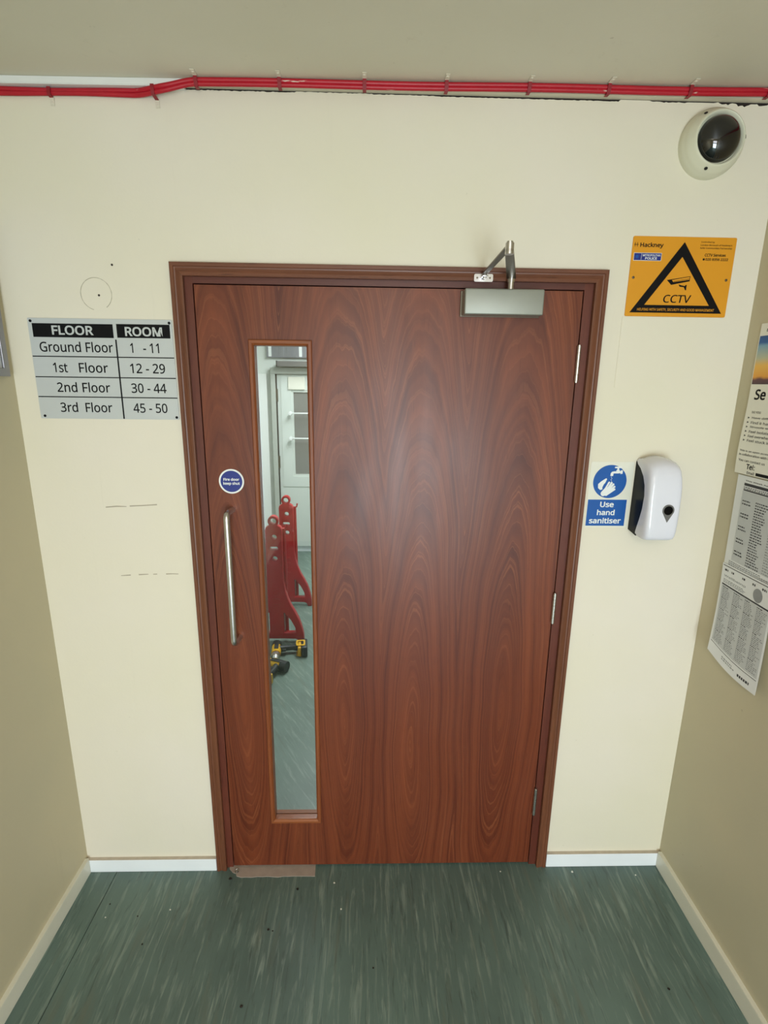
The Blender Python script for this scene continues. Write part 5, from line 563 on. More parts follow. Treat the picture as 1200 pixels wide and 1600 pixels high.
for z0, z1 in ((1.742, 1.843), (.980, 1.083), (.229, .338)):
    h = BM(); x = LX1+.0018; k = 5; L = (z1-z0)/k
    for i in range(k): cyl(h, (x, -.0065, z0+L*i+.0006), (x, -.0065, z0+L*(i+1)-.0006), .0058, seg=16)
    cyl(h, (x, -.0065, z0-.002), (x, -.0065, z1+.002), .0042, seg=12)
    box(h, x-.0014, x+.0014, -.004, .03, z0, z1)
    mesh('hinge', h, M['steel'], fr, True, 'steel butt hinge knuckle')

# ------------------------------------------------------------------ door closer
cl = thing('door_closer', 'silver overhead door closer with folding arm at the top right of the door', 'door closer', (.34, 0, 1.92))
mesh('mounting_plate', bx(.226, .45, -.006, 0, 1.916, 1.984, bev=.001), M['dsteel'], cl)
mesh('cover', bx(.2305, .4475, -.052, -.006, 1.9175, 1.984, bev=.004, seg=3), M['silver'], cl, True)
b = BM(); cyl(b, (.358, -.032, 1.984), (.358, -.032, 2.003), .0085); cyl(b, (.358, -.032, 2.003), (.358, -.032, 2.012), .0105); mesh('spindle', b, M['steel'], cl, True)
EL = (.277, -.325)
def arm(p, q, z0, z1, w0, w1):
    d = Vector((q[0]-p[0], q[1]-p[1])).normalized(); n = Vector((-d.y, d.x))
    o = [(p[0]+n.x*w0, p[1]+n.y*w0), (q[0]+n.x*w1, q[1]+n.y*w1)]
    a0 = math.atan2(n.y, n.x)
    o += [(q[0]+w1*math.cos(a0-PI*k/8), q[1]+w1*math.sin(a0-PI*k/8)) for k in range(1, 8)]
    o += [(q[0]-n.x*w1, q[1]-n.y*w1), (p[0]-n.x*w0, p[1]-n.y*w0)]
    o += [(p[0]-w0*math.cos(a0-PI*k/8), p[1]-w0*math.sin(a0-PI*k/8)) for k in range(1, 8)]
    b = BM(); prism(b, o, (), 'z', z0, z1, bev=.0008); return b
mesh('main_arm', arm((.358, -.032), EL, 2.012, 2.0185, .0125, .0095), M['dsteel'], cl)
b = arm(EL, (.285, -.028), 2.022, 2.027, .0075, .0065); mesh('forearm', b, M['dsteel'], cl)
b = BM(); cyl(b, (*EL, 2.008), (*EL, 2.0305), .0095); cyl(b, (*EL, 2.0305), (*EL, 2.034), .007); mesh('elbow_pin', b, M['steel'], cl, True)
b = BM(); prism(b, rrect(.259, .311, 2.006, 2.026, .004), [circ(.2675, 2.016, .0028, 10), circ(.3025, 2.016, .0028, 10)], 'y', -.0152, -.0182)
box(b, .277, .293, -.042, -.018, 2.0155, 2.0195, bev=.001); cyl(b, (.285, -.032, 2.012), (.285, -.032, 2.029), .0045)
mesh('frame_bracket', b, M['steel'], cl, True)
for x in (.2675, .3025):
    b = BM(); cyl(b, (x, -.0155, 2.016), (x, -.0178, 2.016), .0026, seg=12); mesh('screw', b, M['dsteel'], cl)

# ------------------------------------------------------------------ fire door disc
fd = thing('fire_door_sign', 'round blue fire door keep shut disc stuck above the pull handle', 'sign', (-.4395, 0, 1.4395))
flat('disc', circ(-.4395, 1.4395, .0375, 48), 0, .0012, M['white'], fd)
flat('blue_face', circ(-.4395, 1.4395, .0325, 48), -.0012, .0004, M['navy'], fd, label='blue printed face')
mp = front_map(-.0016)
text('Fire door', -.4630, -.4160, 1.4415, 1.4500, mp, M['white'], fd, .02)
text('keep shut', -.4640, -.4150, 1.4270, 1.4380, mp, M['white'], fd, .02)

# ------------------------------------------------------------------ floor / room sign
fs = thing('floor_directory_sign', 'silver floor and room number directory sign left of the door', 'sign', (-.776, 0, 1.62))
flat('plate', rrect(-.9745, -.5785, 1.621, 1.8955, .003), 0, .003, M['signgrey'], fs)
Y = -.003; mp = front_map(Y-.0004)
flat('heading_block', rect(-.9635, -.7425, 1.845, 1.8815), Y, .0004, M['black'], fs, label='black heading block FLOOR')
flat('heading_block', rect(-.7325, -.5855, 1.846, 1.8825), Y, .0004, M['black'], fs, label='black heading block ROOM')
text('FLOOR', -.911, -.797, 1.8515, 1.8765, mp, M['signgrey'], fs, .012)
text('ROOM', -.710, -.607, 1.8505, 1.8755, mp, M['signgrey'], fs, .012)
mp = front_map(Y)
for z in (1.7935, 1.7375, 1.6825): flat('rule', rect(-.9735, -.5795, z-.0014, z+.0014), Y, .0003, M['black'], fs)
flat('rule', rect(-.7395, -.7355, 1.622, 1.841), Y, .0005, M['black'], fs)
rows = [('Ground Floor', -.9505, -.748, 1.806, '1', -.700, -.692, '- 11', -.664, -.620),
        ('1st', -.921, -.881, 1.7505, '12 - 29', -.706, -.608, None, 0, 0),
        ('2nd', -.917, -.861, 1.696, '30 - 44', -.708, -.609, None, 0, 0),
        ('3rd', -.915, -.866, 1.640, '45 - 50', -.708, -.611, None, 0, 0)]
H = .0262
for i, (a, x0, x1, z, b2, x2, x3, c2, x4, x5) in enumerate(rows):
    text(a, x0, x1, z, z+H, mp, M['black'], fs, .006, ref=True)
    if i: text('Floor', -.849 if i == 1 else (-.846 if i == 2 else -.844), -.768, z, z+H, mp, M['black'], fs, .006, ref=True)
    text(b2, x2, x3, z, z+H, mp, M['black'], fs, .006, ref=True)
    if c2: text(c2, x4, x5, z, z+H, mp, M['black'], fs, .006, ref=True)
for x, z in ((-.9665, 1.8875), (-.586, 1.887), (-.9625, 1.6285), (-.586, 1.6275)):
    b = BM(); lathe(b, [(.0038, 0), (.0036, .0012), (.002, .002), (0, .0022)], (x, Y, z), (0, -1, 0), 16); mesh('screw_cap', b, M['black'], fs, True)

# ------------------------------------------------------------------ CCTV sign
cs = thing('cctv_sign', 'amber CCTV warning sign with black triangle under the dome camera', 'sign', (.84, 0, 1.925))
flat('plate', rrect(.6955, .9845, 1.9255, 2.1325, .004), 0, .0025, M['yellow'], cs)
Y = -.0025; mp = front_map(Y)
flat('triangle', [(.708, 1.9355), (.972, 1.9355), (.8395, 2.1195)], Y, .0004, M['black'], cs, holes=[[(.7475, 1.956), (.9335, 1.956), (.8385, 2.082)]], label='black warning triangle')
text('CCTV', .799, .877, 1.9625, 1.9835, mp, M['black'], cs, .004, shear=.12)
text('HELPING WITH SAFETY, SECURITY AND GOOD MANAGEMENT', .729, .950, 1.9395, 1.9475, front_map(Y-.0004), M['yellow'], cs, .0)
text('Hackney', .7165, .7815, 2.102, 2.1165, mp, M['black'], cs, .02)
for sx in (0, .0063):
    b = BM(); x = .7015+sx
    prism(b, [(x, 2.106), (x+.0012, 2.106), (x+.0012, 2.1165), (x, 2.1165)], (), 'y', Y, Y-.0004); mesh('logo', b, M['black'], cs)
flat('logo', rect(.6995, .7115, 2.1105, 2.1118), Y, .0003, M['black'], cs)
flat('police_panel', rect(.7015, .7795, 2.0705, 2.0905), Y, .0003, M['white'], cs)
flat('police_panel', rect(.7025, .7785, 2.0715, 2.0895), Y-.0003, .0003, M['navy'], cs, label='navy police panel')
flat('crest', [(.711+.0055*(1 if k % 2 else .55)*math.cos(k*PI/8), 2.0805+.0055*(1 if k % 2 else .55)*math.sin(k*PI/8)) for k in range(16)], Y-.0006, .0002, M['blue'], cs, label='pale blue star crest')
flat('divider', rect(.7225, .7232, 2.073, 2.088), Y-.0006, .0002, M['white'], cs)
text('METROPOLITAN', .7265, .7755, 2.0815, 2.087, front_map(Y-.0006), M['white'], cs, .01)
text('POLICE', .7340, .7670, 2.0735, 2.0795, front_map(Y-.0006), M['white'], cs, .03)
text('Controlled by', .8855, .9235, 2.1175, 2.1225, mp, M['black'], cs)
text("London Borough of Hackney's", .8850, .9735, 2.1095, 2.1150, mp, M['black'], cs)
text('Safer Communities Partnership', .8845, .9740, 2.1020, 2.1075, mp, M['black'], cs)
text('CCTV Services', .9005, .9595, 2.0840, 2.0915, mp, M['black'], cs, .012)
text('020 8356 2222', .9040, .9680, 2.0735, 2.0800, mp, M['black'], cs, .012)
flat('telephone_mark', rect(.8965, .9020, 2.0740, 2.0790), Y, .0003, M['black'], cs)
# camera drawing in the triangle
def rot(pts, cx, cz, a): return [(cx+(x-cx)*math.cos(a)-(z-cz)*math.sin(a), cz+(x-cx)*math.sin(a)+(z-cz)*math.cos(a)) for x, z in pts]
cx, cz = .838, 2.020
flat('camera_drawing', rot([(cx-.034, cz+.006), (cx-.022, cz-.008), (cx+.030, cz-.004), (cx+.032, cz+.009)], cx, cz, .12), Y, .0003, M['black'], cs)
flat('camera_drawing', rot([(cx-.020, cz+.0045), (cx-.016, cz-.0015), (cx+.029, cz+.000), (cx+.030, cz+.0075)], cx, cz, .12), Y-.0003, .0002, M['yellow'], cs)
flat('camera_drawing', rot([(cx-.016, cz+.0005), (cx-.015, cz-.0005), (cx+.029, cz+.002), (cx+.029, cz+.003)], cx, cz, .12), Y-.0005, .0002, M['black'], cs)
flat('camera_drawing', [(cx+.000, cz-.009), (cx+.004, cz-.015), (cx+.016, cz-.016), (cx+.021, cz-.024), (cx+.0235, cz-.024), (cx+.0235, cz-.010), (cx+.021, cz-.010), (cx+.018, cz-.013), (cx+.007, cz-.011)], Y, .0003, M['black'], cs)
for x, z in ((.7075, 2.027), (.9715, 2.024)):
    b = BM(); lathe(b, [(.0038, 0), (.0034, .0012), (0, .0018)], (x, Y, z), (0, -1, 0), 14); mesh('screw', b, M['dsteel'], cs, True)

# ------------------------------------------------------------------ dome camera
CX, CZ = .868, 2.353
dc = thing('dome_camera', 'cream dome security camera with smoked bubble high on the wall', 'security camera', (CX, 0, CZ))
b = BM(); lathe(b, [(0, 0), (.081, 0), (.0815, .012), (.080, .022), (.0775, .027), (.0775, .028), (.073, .037), (.067, .047), (.0645, .051), (.062, .0525), (.0595, .051), (.056, .041), (0, .040)], (CX, 0, CZ), (0, -1, 0), 64)
mesh('housing', b, M['cam'], dc, True)
b = BM(); lathe(b, [(.0545, .040)]+[(.0545*math.cos(a), .042+.034*math.sin(a)) for a in [PI/2*k/14 for k in range(14)]]+[(0, .076)], (CX, 0, CZ), (0, -1, 0), 48)
mesh('smoked_bubble', b, M['dome'], dc, True, 'black glossy bubble')
for a in (-1.88, 2.20, .1):
    r0 = .0705; p = Vector((CX+r0*math.cos(a), -.0415, CZ+r0*math.sin(a))); n = Vector((math.cos(a)*.75, -.5, math.sin(a)*.75)).normalized()
    b = BM(); cyl(b, p-n*.002, p+n*.0012, .0042, seg=14); mesh('screw_recess', b, M['dblack'], dc)

# ------------------------------------------------------------------ hand sanitiser sign
ss = thing('hand_sanitiser_sign', 'blue and white use hand sanitiser sign right of the door', 'sign', (.715, 0, 1.305))
flat('backing', rrect(.6475, .7795, 1.3035, 1.509, .004), 0, .0008, M['offwhite'], ss)
Y = -.0008
flat('mandatory_disc', circ(.7105, 1.4480, .0515, 56), Y, .0004, M['blue'], ss, label='blue disc with tap and hands')
flat('text_panel', rect(.6495, .7705, 1.3080, 1.3915), Y, .0004, M['blue'], ss, label='blue panel Use hand sanitiser')
mp = front_map(Y-.0004)
text('Use', .6885, .7310, 1.3675, 1.3850, mp, M['white'], ss, .02)
text('hand', .6815, .7365, 1.3420, 1.3600, mp, M['white'], ss, .02)
text('sanitiser', .6595, .7590, 1.3155, 1.3335, mp, M['white'], ss, .02)
Y2 = Y-.0004
tap = [(.7100, 1.4655), (.7100, 1.4735), (.7135, 1.4785), (.7200, 1.4800), (.7265, 1.4800), (.7265, 1.4835), (.7290, 1.4850), (.7290, 1.4895), (.7210, 1.4900), (.7210, 1.4940), (.7420, 1.4950), (.7420, 1.4905), (.7345, 1.4900), (.7345, 1.4850), (.7370, 1.4835), (.7370, 1.4805), (.7400, 1.4805), (.7400, 1.4830), (.7465, 1.4835), (.7465, 1.4725), (.7400, 1.4720), (.7400, 1.4750), (.7330, 1.4735), (.7190, 1.4735), (.7180, 1.4655)]
flat('tap_symbol', tap, Y2, .0003, M['white'], ss)
for k in range(5): flat('water_drop', circ(.7135+.0018*(k % 2), 1.4620-.0042*k, .0012, 8), Y2, .0003, M['white'], ss)
def capsule(p, q, r, n=8):
    a = math.atan2(q[1]-p[1], q[0]-p[0])
    return [(q[0]+r*math.cos(a-PI/2+PI*k/n), q[1]+r*math.sin(a-PI/2+PI*k/n)) for k in range(n+1)]+[(p[0]+r*math.cos(a+PI/2+PI*k/n), p[1]+r*math.sin(a+PI/2+PI*k/n)) for k in range(n+1)]
flat('hand_symbol', [(.6830, 1.4480), (.6750, 1.4400), (.6760, 1.4280), (.6830, 1.4220), (.6900, 1.4235), (.6890, 1.4300), (.6930, 1.4400), (.6965, 1.4440), (.7010, 1.4560), (.6985, 1.4585), (.6940, 1.4560)], Y2, .0003, M['white'], ss)
for p, q, r in (((.6945, 1.4110), (.7040, 1.4225), .0085), ((.7000, 1.4150), (.7165, 1.4440), .0031), ((.7030, 1.4140), (.7225, 1.4395), .0031), ((.7040, 1.4100), (.7265, 1.4320), .0031), ((.7030, 1.4060), (.7275, 1.4240), .0029), ((.6960, 1.4190), (.7085, 1.4455), .0027)):
    flat('hand_symbol', capsule(p, q, r), Y2, .0003+.00002*random.random(), M['white'], ss)

# ------------------------------------------------------------------ sanitiser dispenser
DX = .8315; DW = .0475
ds_ = thing('sanitiser_dispenser', 'white plastic wall hand sanitiser dispenser with black side window', 'dispenser', (DX, 0, 1.285))
def sect(z, w, yb, yf, crown, n=28, e=.32):
    o = []
    for k in range(n+1):
        a = -PI/2+PI*k/n; s, c = math.sin(a), math.cos(a)
        xx = w*math.copysign(abs(s)**e, s)
        o.append(Vector((DX+xx, yb+(yf-yb)*abs(c)**e, z+crown*(1-(xx/DW)**2))))
    return o
lv = [(1.5165, .040, -.003, -.020, .016), (1.5155, .044, -.003, -.040, .016), (1.512, .0462, -.004, -.066, .014), (1.505, .0475, -.014, -.084, .011), (1.495, .0482, -.034, -.094, .008), (1.475, .0488, -.056, -.101, .005), (1.45, .049, -.070, -.105, .002), (1.42, .049, -.076, -.107, 0), (1.38, .049, -.073, -.109, 0), (1.345, .049, -.064, -.110, 0), (1.32, .0488, -.055, -.110, 0), (1.304, .048, -.049, -.108, 0), (1.295, .046, -.046, -.104, 0), (1.290, .042, -.048, -.095, 0), (1.288, .032, -.052, -.080, 0)]
b = BM(); rows_ = []
for a_ in lv: rows_.append([b.verts.new(p) for p in sect(*a_)])
for A, B in zip(rows_, rows_[1:]):
    for k in range(len(A)-1): b.faces.new((A[k], A[k+1], B[k+1], B[k]))
    b.faces.new((A[0], B[0], B[-1], A[-1]))
b.faces.new(rows_[0]); b.faces.new(rows_[-1][::-1])
mesh('front_cover', b, M['gloss'], ds_, True)
b = BM(); prism(b, [(0, 1.298), (-.050, 1.291), (-.066, 1.32), (-.080, 1.37), (-.084, 1.42), (-.078, 1.455), (-.060, 1.480), (-.034, 1.499), (-.010, 1.511), (0, 1.512)], (), 'x', DX-.0465, DX+.0465)
mesh('rear_body', b, M['bplastic'], ds_, False, 'black gloss side window and back')
b = BM(); tz, ty, bxx = 1.384, -.1085, DX+.0095
td = [(bxx+.0175*math.cos(a), tz+.0175*math.sin(a)) for a in [-.62+k*(PI+1.24)/26 for k in range(27)]]+[(bxx, tz-.037)]
prism(b, td, (), 'y', ty+.006, ty-.0015, bev=.0006); mesh('level_window', b, M['grey'], ds_, False, 'grey teardrop surround')
b = BM(); lathe(b, [(.0132, -.004), (.0132, .0018), (.0118, .0030), (0, .0030)], (bxx, ty, tz), (0, -1, 0), 32); mesh('button', b, M['bplastic'], ds_, True, 'black round button')

# ------------------------------------------------------------------ trunking, red cable, clips
tk = BM(); g = bmesh.ops.create_cube(tk, size=1)['verts']
for v in g:
    x = XL if v.co.x < 0 else -.497; v.co = Vector((x, -.022 if v.co.y < 0 else 0, zc(x)-(.0165 if v.co.z < 0 else 0)))
tr = thing('cable_trunking', 'white plastic trunking at the ceiling corner, left end of the door wall', 'trunking', (-.766, 0, 2.445))
mesh('trunking_base', tk, M['trunk'], tr)
b = BM(); g = bmesh.ops.create_cube(b, size=1)['verts']
for v in g:
    x = XL if v.co.x < 0 else -.499; v.co = Vector((x, -.0235 if v.co.y < 0 else -.0221, zc(x)-(.0150 if v.co.z < 0 else .001)))
mesh('trunking_lid', b, M['trunk'], tr)
rc = thing('red_cable', 'red fire alarm cable clipped along the top of the wall', 'cable', (0, 0, 2.44))
def cz_(x, lane):
    """centre line of a strand: (y, z)"""
    a = min(1, max(0, (x+.565)/.105)); a = a*a*(3-2*a); ay = min(1, max(0, (x+.625)/.085)); ay = ay*ay*(3-2*ay)
    zl = zc(x)-.0165-.0060-.0080*lane+.0012*math.sin(x*17+lane*2); yl = -.0062-.001*lane
    zr = zc(x)-.0062-.0075*lane-.0010*(1+math.sin(x*9.0+1)); yr = -.0320+.002*lane
    return (yl+(yr-yl)*ay, zl+(zr-zl)*a)
for lane in (0, 1):
    pts = []
    x = XL+.003
    while x < 1.012: y, z = cz_(x, lane); pts.append((x, y, z)); x += .012
    y, z = cz_(1.01, lane)
    pts += [(1.026, y-.004, z-.002), (1.040, y-.016, z-.006), (1.050, y-.040, z-.012), (1.0545, y-.08, z-.014), (1.0545, -.4, z-.014), (1.0545, -1.2, z-.012)]
    if lane == 1:
        pass
    b = BM(); tube(b, pts, .0058 if lane == 0 else .0054, 10); mesh('cable_strand', b, M['red'], rc, True)
def clip(x, up):
    b = BM(); y0, z0 = cz_(x, 0); y1, z1 = cz_(x, 1); t = .0012
    w = .0045
    if up:   # strap round the cable, tab fixed to the ceiling
        strap = [(-.019, z1-.0065), (y1-.004, z1-.0075), (y0-.0080, z0-.0055), (y0-.0092, z0+.002), (y0-.0095, zc(x)-.0020)]
        tab = [(y0-.0095, zc(x)-.0018), (y0-.013, zc(x)-.0012), (y0-.034, zc(x)-.0012)]
    else:    # strap round the cable, tab fixed to the wall below
        strap = [(y0-.0078, z0+.0045), (y0-.0082, z0-.002), (y1-.0078, z1-.002), (y1-.0060, z1-.0055), (-.0030, z1-.0075)]
        tab = [(-.0030, z1-.0075), (-.0018, z1-.010), (-.0018, z1-.024)]
    def band(b, prof, w):
        for (ya, za), (yb, zb) in zip(prof, prof[1:]):
            d = Vector((0, yb-ya, zb-za)); L = d.length+t; n = Vector((0, -d.z, d.y)).normalized()
            c = Vector((x, (ya+yb)/2, (za+zb)/2)); d.normalize(); g = bmesh.ops.create_cube(b, size=1)['verts']
            for v in g: v.co = c+Vector((v.co.x*2*w, 0, 0))+d*(v.co.y*L)+n*(v.co.z*t)
    band(b, strap, w); o = mesh('cable_clip', b, M['redclip'], rc)
    b = BM(); band(b, tab, w+.0008)
    if up: lathe(b, [(.0035, 0), (.003, .0012), (0, .0018)], (x, tab[-1][0]+.010, zc(x)-.0016), (0, 0, -1), 10)
    else: lathe(b, [(.0035, 0), (.003, .0012), (0, .0018)], (x, -.0022, z1-.019), (0, -1, 0), 10)
    mesh('clip_tab', b, M['clip'], o, label='cream painted fixing tab')
for x in (-.834, -.570): clip(x, False)
for x in (-.460, -.254, -.043, .162, .371, .573, .782, .985): clip(x, True)

# ------------------------------------------------------------------ notices on the right wall
def page(name, label, y0, y1, z0, z1, mat, curl, origin):
    """paper sheet on the right wall, u runs from y0 (near the corner) towards the viewer"""
    t = thing(name, label, 'notice', (XR, (y0+y1)/2, z0), group=None)
    def mp(u, v, d):   # u,v in 0..1
        off, dy, dz = curl(u, v)
        return (XR-.0012-off-d, y0+(y1-y0)*u+dy, z0+(z1-z0)*v+dz)
    b = BM(); n, m = 14, 20; G = [[[b.verts.new(mp(i/n, j/m, d)) for j in range(m+1)] for i in range(n+1)] for d in (0, .0003)]
    for i in range(n):
        for j in range(m):
            b.faces.new((G[0][i][j], G[0][i+1][j], G[0][i+1][j+1], G[0][i][j+1])); b.faces.new((G[1][i][j], G[1][i][j+1], G[1][i+1][j+1], G[1][i+1][j]))
    for i in range(n):
        for j in (0, m): b.faces.new((G[0][i][j], G[0][i+1][j], G[1][i+1][j], G[1][i][j]))
    for j in range(m):
        for i in (0, n): b.faces.new((G[0][i][j], G[0][i][j+1], G[1][i][j+1], G[1][i][j]))
    mesh('sheet', b, mat, t, True)
    return t, mp
def onpage(mp, e=.0003): return lambda u, v, d: mp(u, v, e+d)
def patch(nm, mp, u0, u1, v0, v1, mat, t, e=.0003, h=.0003, n=4, label=None):
    b = BM(); G = [[[b.verts.new(mp(u0+(u1-u0)*i/n, v0+(v1-v0)*j/n, d)) for j in range(n+1)] for i in range(n+1)] for d in (e, e+h)]
    for i in range(n):
        for j in range(n):
            b.faces.new((G[0][i][j], G[0][i+1][j], G[0][i+1][j+1], G[0][i][j+1])); b.faces.new((G[1][i][j], G[1][i][j+1], G[1][i+1][j+1], G[1][i+1][j]))
    for i in range(n):
        for j in (0, n): b.faces.new((G[0][i][j], G[0][i+1][j], G[1][i+1][j], G[1][i][j])); b.faces.new((G[0][j][i], G[0][j][i+1], G[1][j][i+1], G[1][j][i]))
    return mesh(nm, b, mat, t, label=label)
def lines(mp, t, u0, u1, v0, v1, rows, mat, fill=.85, name='small_print', e=.0003, h=.5):
    """rows of word-length dashes: body print too small to read"""
    b = BM(); dv = (v1-v0)/rows
    for r in range(rows):
        u = u0; end = u0+(u1-u0)*random.uniform(fill-.25, 1)
        while u < end-.01:
            w = random.uniform(.012, .045); w = min(w, end-u)
            vv = v0+dv*r
            p = [mp(u, vv, e), mp(u+w, vv, e), mp(u+w, vv+dv*h, e), mp(u, vv+dv*h, e)]; q = [mp(u, vv, e+.0003), mp(u+w, vv, e+.0003), mp(u+w, vv+dv*h, e+.0003), mp(u, vv+dv*h, e+.0003)]
            P = [b.verts.new(x) for x in p]; Q = [b.verts.new(x) for x in q]
            b.faces.new(Q)
            for k in range(4): b.faces.new((P[k], P[(k+1) % 4], Q[(k+1) % 4], Q[k]))
            u += w+.012
    o = mesh(name, b, mat, t); o['kind'] = 'stuff'; return o
# poster: sunset picture with self-help text
def curlA(u, v): return (.004*(1-u)*(1-v)+.0015*math.sin(u*7)*(1-v), .004*(1-v)*(1-u)*math.sin(v*9), 0)
pt, pm = page('sunset_poster', 'paper poster with sunset photo at the top, upper notice on the right wall', -.052, -.349, 1.49, 1.905, M['paper'], curlA, 0)
P = onpage(pm)
patch('sunset_picture', pm, .01, 1.0, (1.742-1.49)/.415, (1.872-1.49)/.415, M['sunset'], pt, label='printed sunset over dark hills')
text('8.', .08, .14, .945, .965, P, M['ink'], pt)
text('Se', .075, .215, .505, .575, P, M['black'], pt, .015, shear=.1)
text('DO YOU', .085, .20, .415, .430, P, M['ink'], pt)
for i, s in enumerate(('Have difficulty', 'Find it hard to', 'Struggle with', 'Feel isolated', 'Feel overwhelmed', 'Feel stuck in a')):
    v = .375-.0305*i
    text(s, .10, .10+.022*len(s), v, v+.018, P, M['ink'], pt)
    b = BM(); q = [P(.05, v+.002, d) for d in (0, .0003)]
    A = [b.verts.new(P(a, c, d)) for d in (0, .0003) for a, c in ((.045, v+.002), (.07, v+.009), (.045, v+.016))]
    b.faces.new(A[:3]); b.faces.new(A[3:][::-1]); [b.faces.new((A[k], A[(k+1) % 3], A[(k+1) % 3+3], A[k+3])) for k in range(3)]
    mesh('bullet', b, M['ink'], pt)
text('This is an open access', .03, .42, .150, .166, P, M['ink'], pt)
text('in collaboration with local', .03, .48, .125, .141, P, M['ink'], pt)
text('You can contact us', .035, .38, .085, .101, P, M['ink'], pt)
text('Tel:', .155, .265, .018+.020, .075, P, M['black'], pt, .012, shear=.1)
text('Email:', .175, .275, .006, .026, P, M['ink'], pt)
patch('redacted_bar', pm, .29, .62, .006, .026, M['black'], pt)
# upper newsprint sheet
def curlB(u, v): return (.003*math.sin(u*5)*(1-v)*.6+.001, -.006*(1-v), -.004*u*(1-v))
nt, nm_ = page('newsprint_notice', 'grey printed listings notice directly below the sunset poster', -.066, -.276, 1.195, 1.486, M['paper2'], curlB, 0)
P = onpage(nm_)
text('This Week Age', .16, .62, .945, .962, P, M['ink'], nt)
patch('heading_bar', nm_, .15, .95, .905, .932, M['ink'], nt); patch('heading_bar', nm_, .15, .95, .855, .868, M['ink'], nt)
lines(nm_, nt, .15, .9, .872, .902, 2, M['ink'])
patch('tinted_panel', nm_, .14, .95, .13, .850, M['tint'], nt)
for j in range(5):
    lines(nm_, nt, .17, .34, .72-.13*j, .78-.13*j, 2, M['ink'], e=.0006, h=.4)
    lines(nm_, nt, .42, .66, .66-.13*j, .79-.13*j, 5, M['ink'], e=.0006, h=.4)
    lines(nm_, nt, .72, .92, .66-.13*j, .79-.13*j, 5, M['ink2'], e=.0006, h=.4)
lines(nm_, nt, .10, .95, .015, .125, 6, M['ink2'], e=.0006)
# lower newsprint sheet, bottom corner lifting from the wall
def curlC(u, v):
    k = (1-v)**2; return (.004+.016*k*(1-u*.3), -.020*(1-v), -.030*u*(1-v)-.012*math.sin(u*PI)*k)
lt, lm = page('listings_notice', 'lowest grey printed notice on the right wall, its bottom edge curling', -.072, -.282, .935, 1.215, M['paper2'], curlC, 0)
P = onpage(lm)
patch('rule', lm, .02, .98, .975, .982, M['ink'], lt)
for u in (.06, .2, .42, .62, .8): lines(lm, lt, u, u+.09, .925, .950, 1, M['ink'], h=.8)
text('Wellbeing', .06, .50, .855, .885, P, M['ink2'], lt)
lines(lm, lt, .06, .6, .800, .845, 3, M['ink2'])
b = BM(); q = [[b.verts.new(P(.74+.085*math.cos(k*PI/12), .855+.064*math.sin(k*PI/12), d)) for k in range(24)] for d in (0, .0003)]
b.faces.new(q[1]); [b.faces.new((q[0][k], q[0][(k+1) % 24], q[1][(k+1) % 24], q[1][k])) for k in range(24)]; mesh('round_badge', b, M['ink2'], lt)
patch('heading_bar', lm, .04, .97, .770, .785, M['ink'], lt)
patch('tinted_panel', lm, .04, .97, .145, .765, M['tint'], lt)
for c in range(4):
    for j in range(5):
        lines(lm, lt, .07+.23*c, .26+.23*c, .645-.12*j, .745-.12*j, 6, M['ink2'], e=.0006, h=.5)
        lines(lm, lt, .07+.23*c, .20+.23*c, .748-.12*j, .756-.12*j, 1, M['ink'], e=.0006, h=1)
patch('rule', lm, .03, .97, .125, .130, M['ink'], lt)
lines(lm, lt, .30, .60, .06, .10, 2, M['ink2']); lines(lm, lt, .64, .92, .045, .070, 1, M['ink'], h=.9)

# ------------------------------------------------------------------ grey frame on the left wall
gf = thing('notice_frame', 'grey metal framed board at the left edge on the left wall', 'notice board', (XL, -.25, 1.737))
b = BM(); FY0, FY1, FZ0, FZ1 = -.030, -.62, 1.737, 2.15
prism(b, rect(FY1, FY0, FZ0, FZ1), [rect(FY1+.022, FY0-.022, FZ0+.022, FZ1-.022)], 'x', XL, XL+.012, bev=.002); mesh('frame', b, M['alu'], gf)
mesh('panel', bx(XL, XL+.006, FY1+.022, FY0-.022, FZ0+.022, FZ1-.022), M['tint'], gf)

# ------------------------------------------------------------------ bare patch and crumbs at the foot of the door
random.seed(5)
b = BM()
o = [(-.527, -.008), (-.535, .03), (-.216, .03), (-.213, -.041)]
for k in range(14):
    x = -.213-(.265)*(k+1)/14; o.append((x, -.041+random.uniform(-.0015, .0025)))
o += [(-.495, -.036), (-.500, -.026), (-.512, -.022), (-.520, -.014)]
prism(b, o, (), 'z', .0003, .0022); bp_ = mesh('bare_screed_patch', b, M['plaster'], None)
bp_['label'] = 'pinkish bare strip of screed under the left end of the door'; bp_['category'] = 'floor patch'; 
def crumb(x, y, s, mat, label, name='debris', z=0.0004):
    b = BM(); bmesh.ops.create_icosphere(b, subdivisions=1, radius=s)
    for v in b.verts: v.co = Vector((v.co.x*random.uniform(.7, 1.4)+x, v.co.y*random.uniform(.7, 1.3)+y, z+s*.35+v.co.z*.35))
    o = mesh(name, b, mat); o['label'] = label; o['category'] = 'debris'; return o
crumb(-.497, -.020, .009, M['glass'], 'crumpled shiny scrap on the floor at the left door post', 'plastic_scrap', .0024)
crumb(-.515, -.046, .006, M['gap'], 'dark crumb on the floor beside the left door post', 'grit')
g = 0
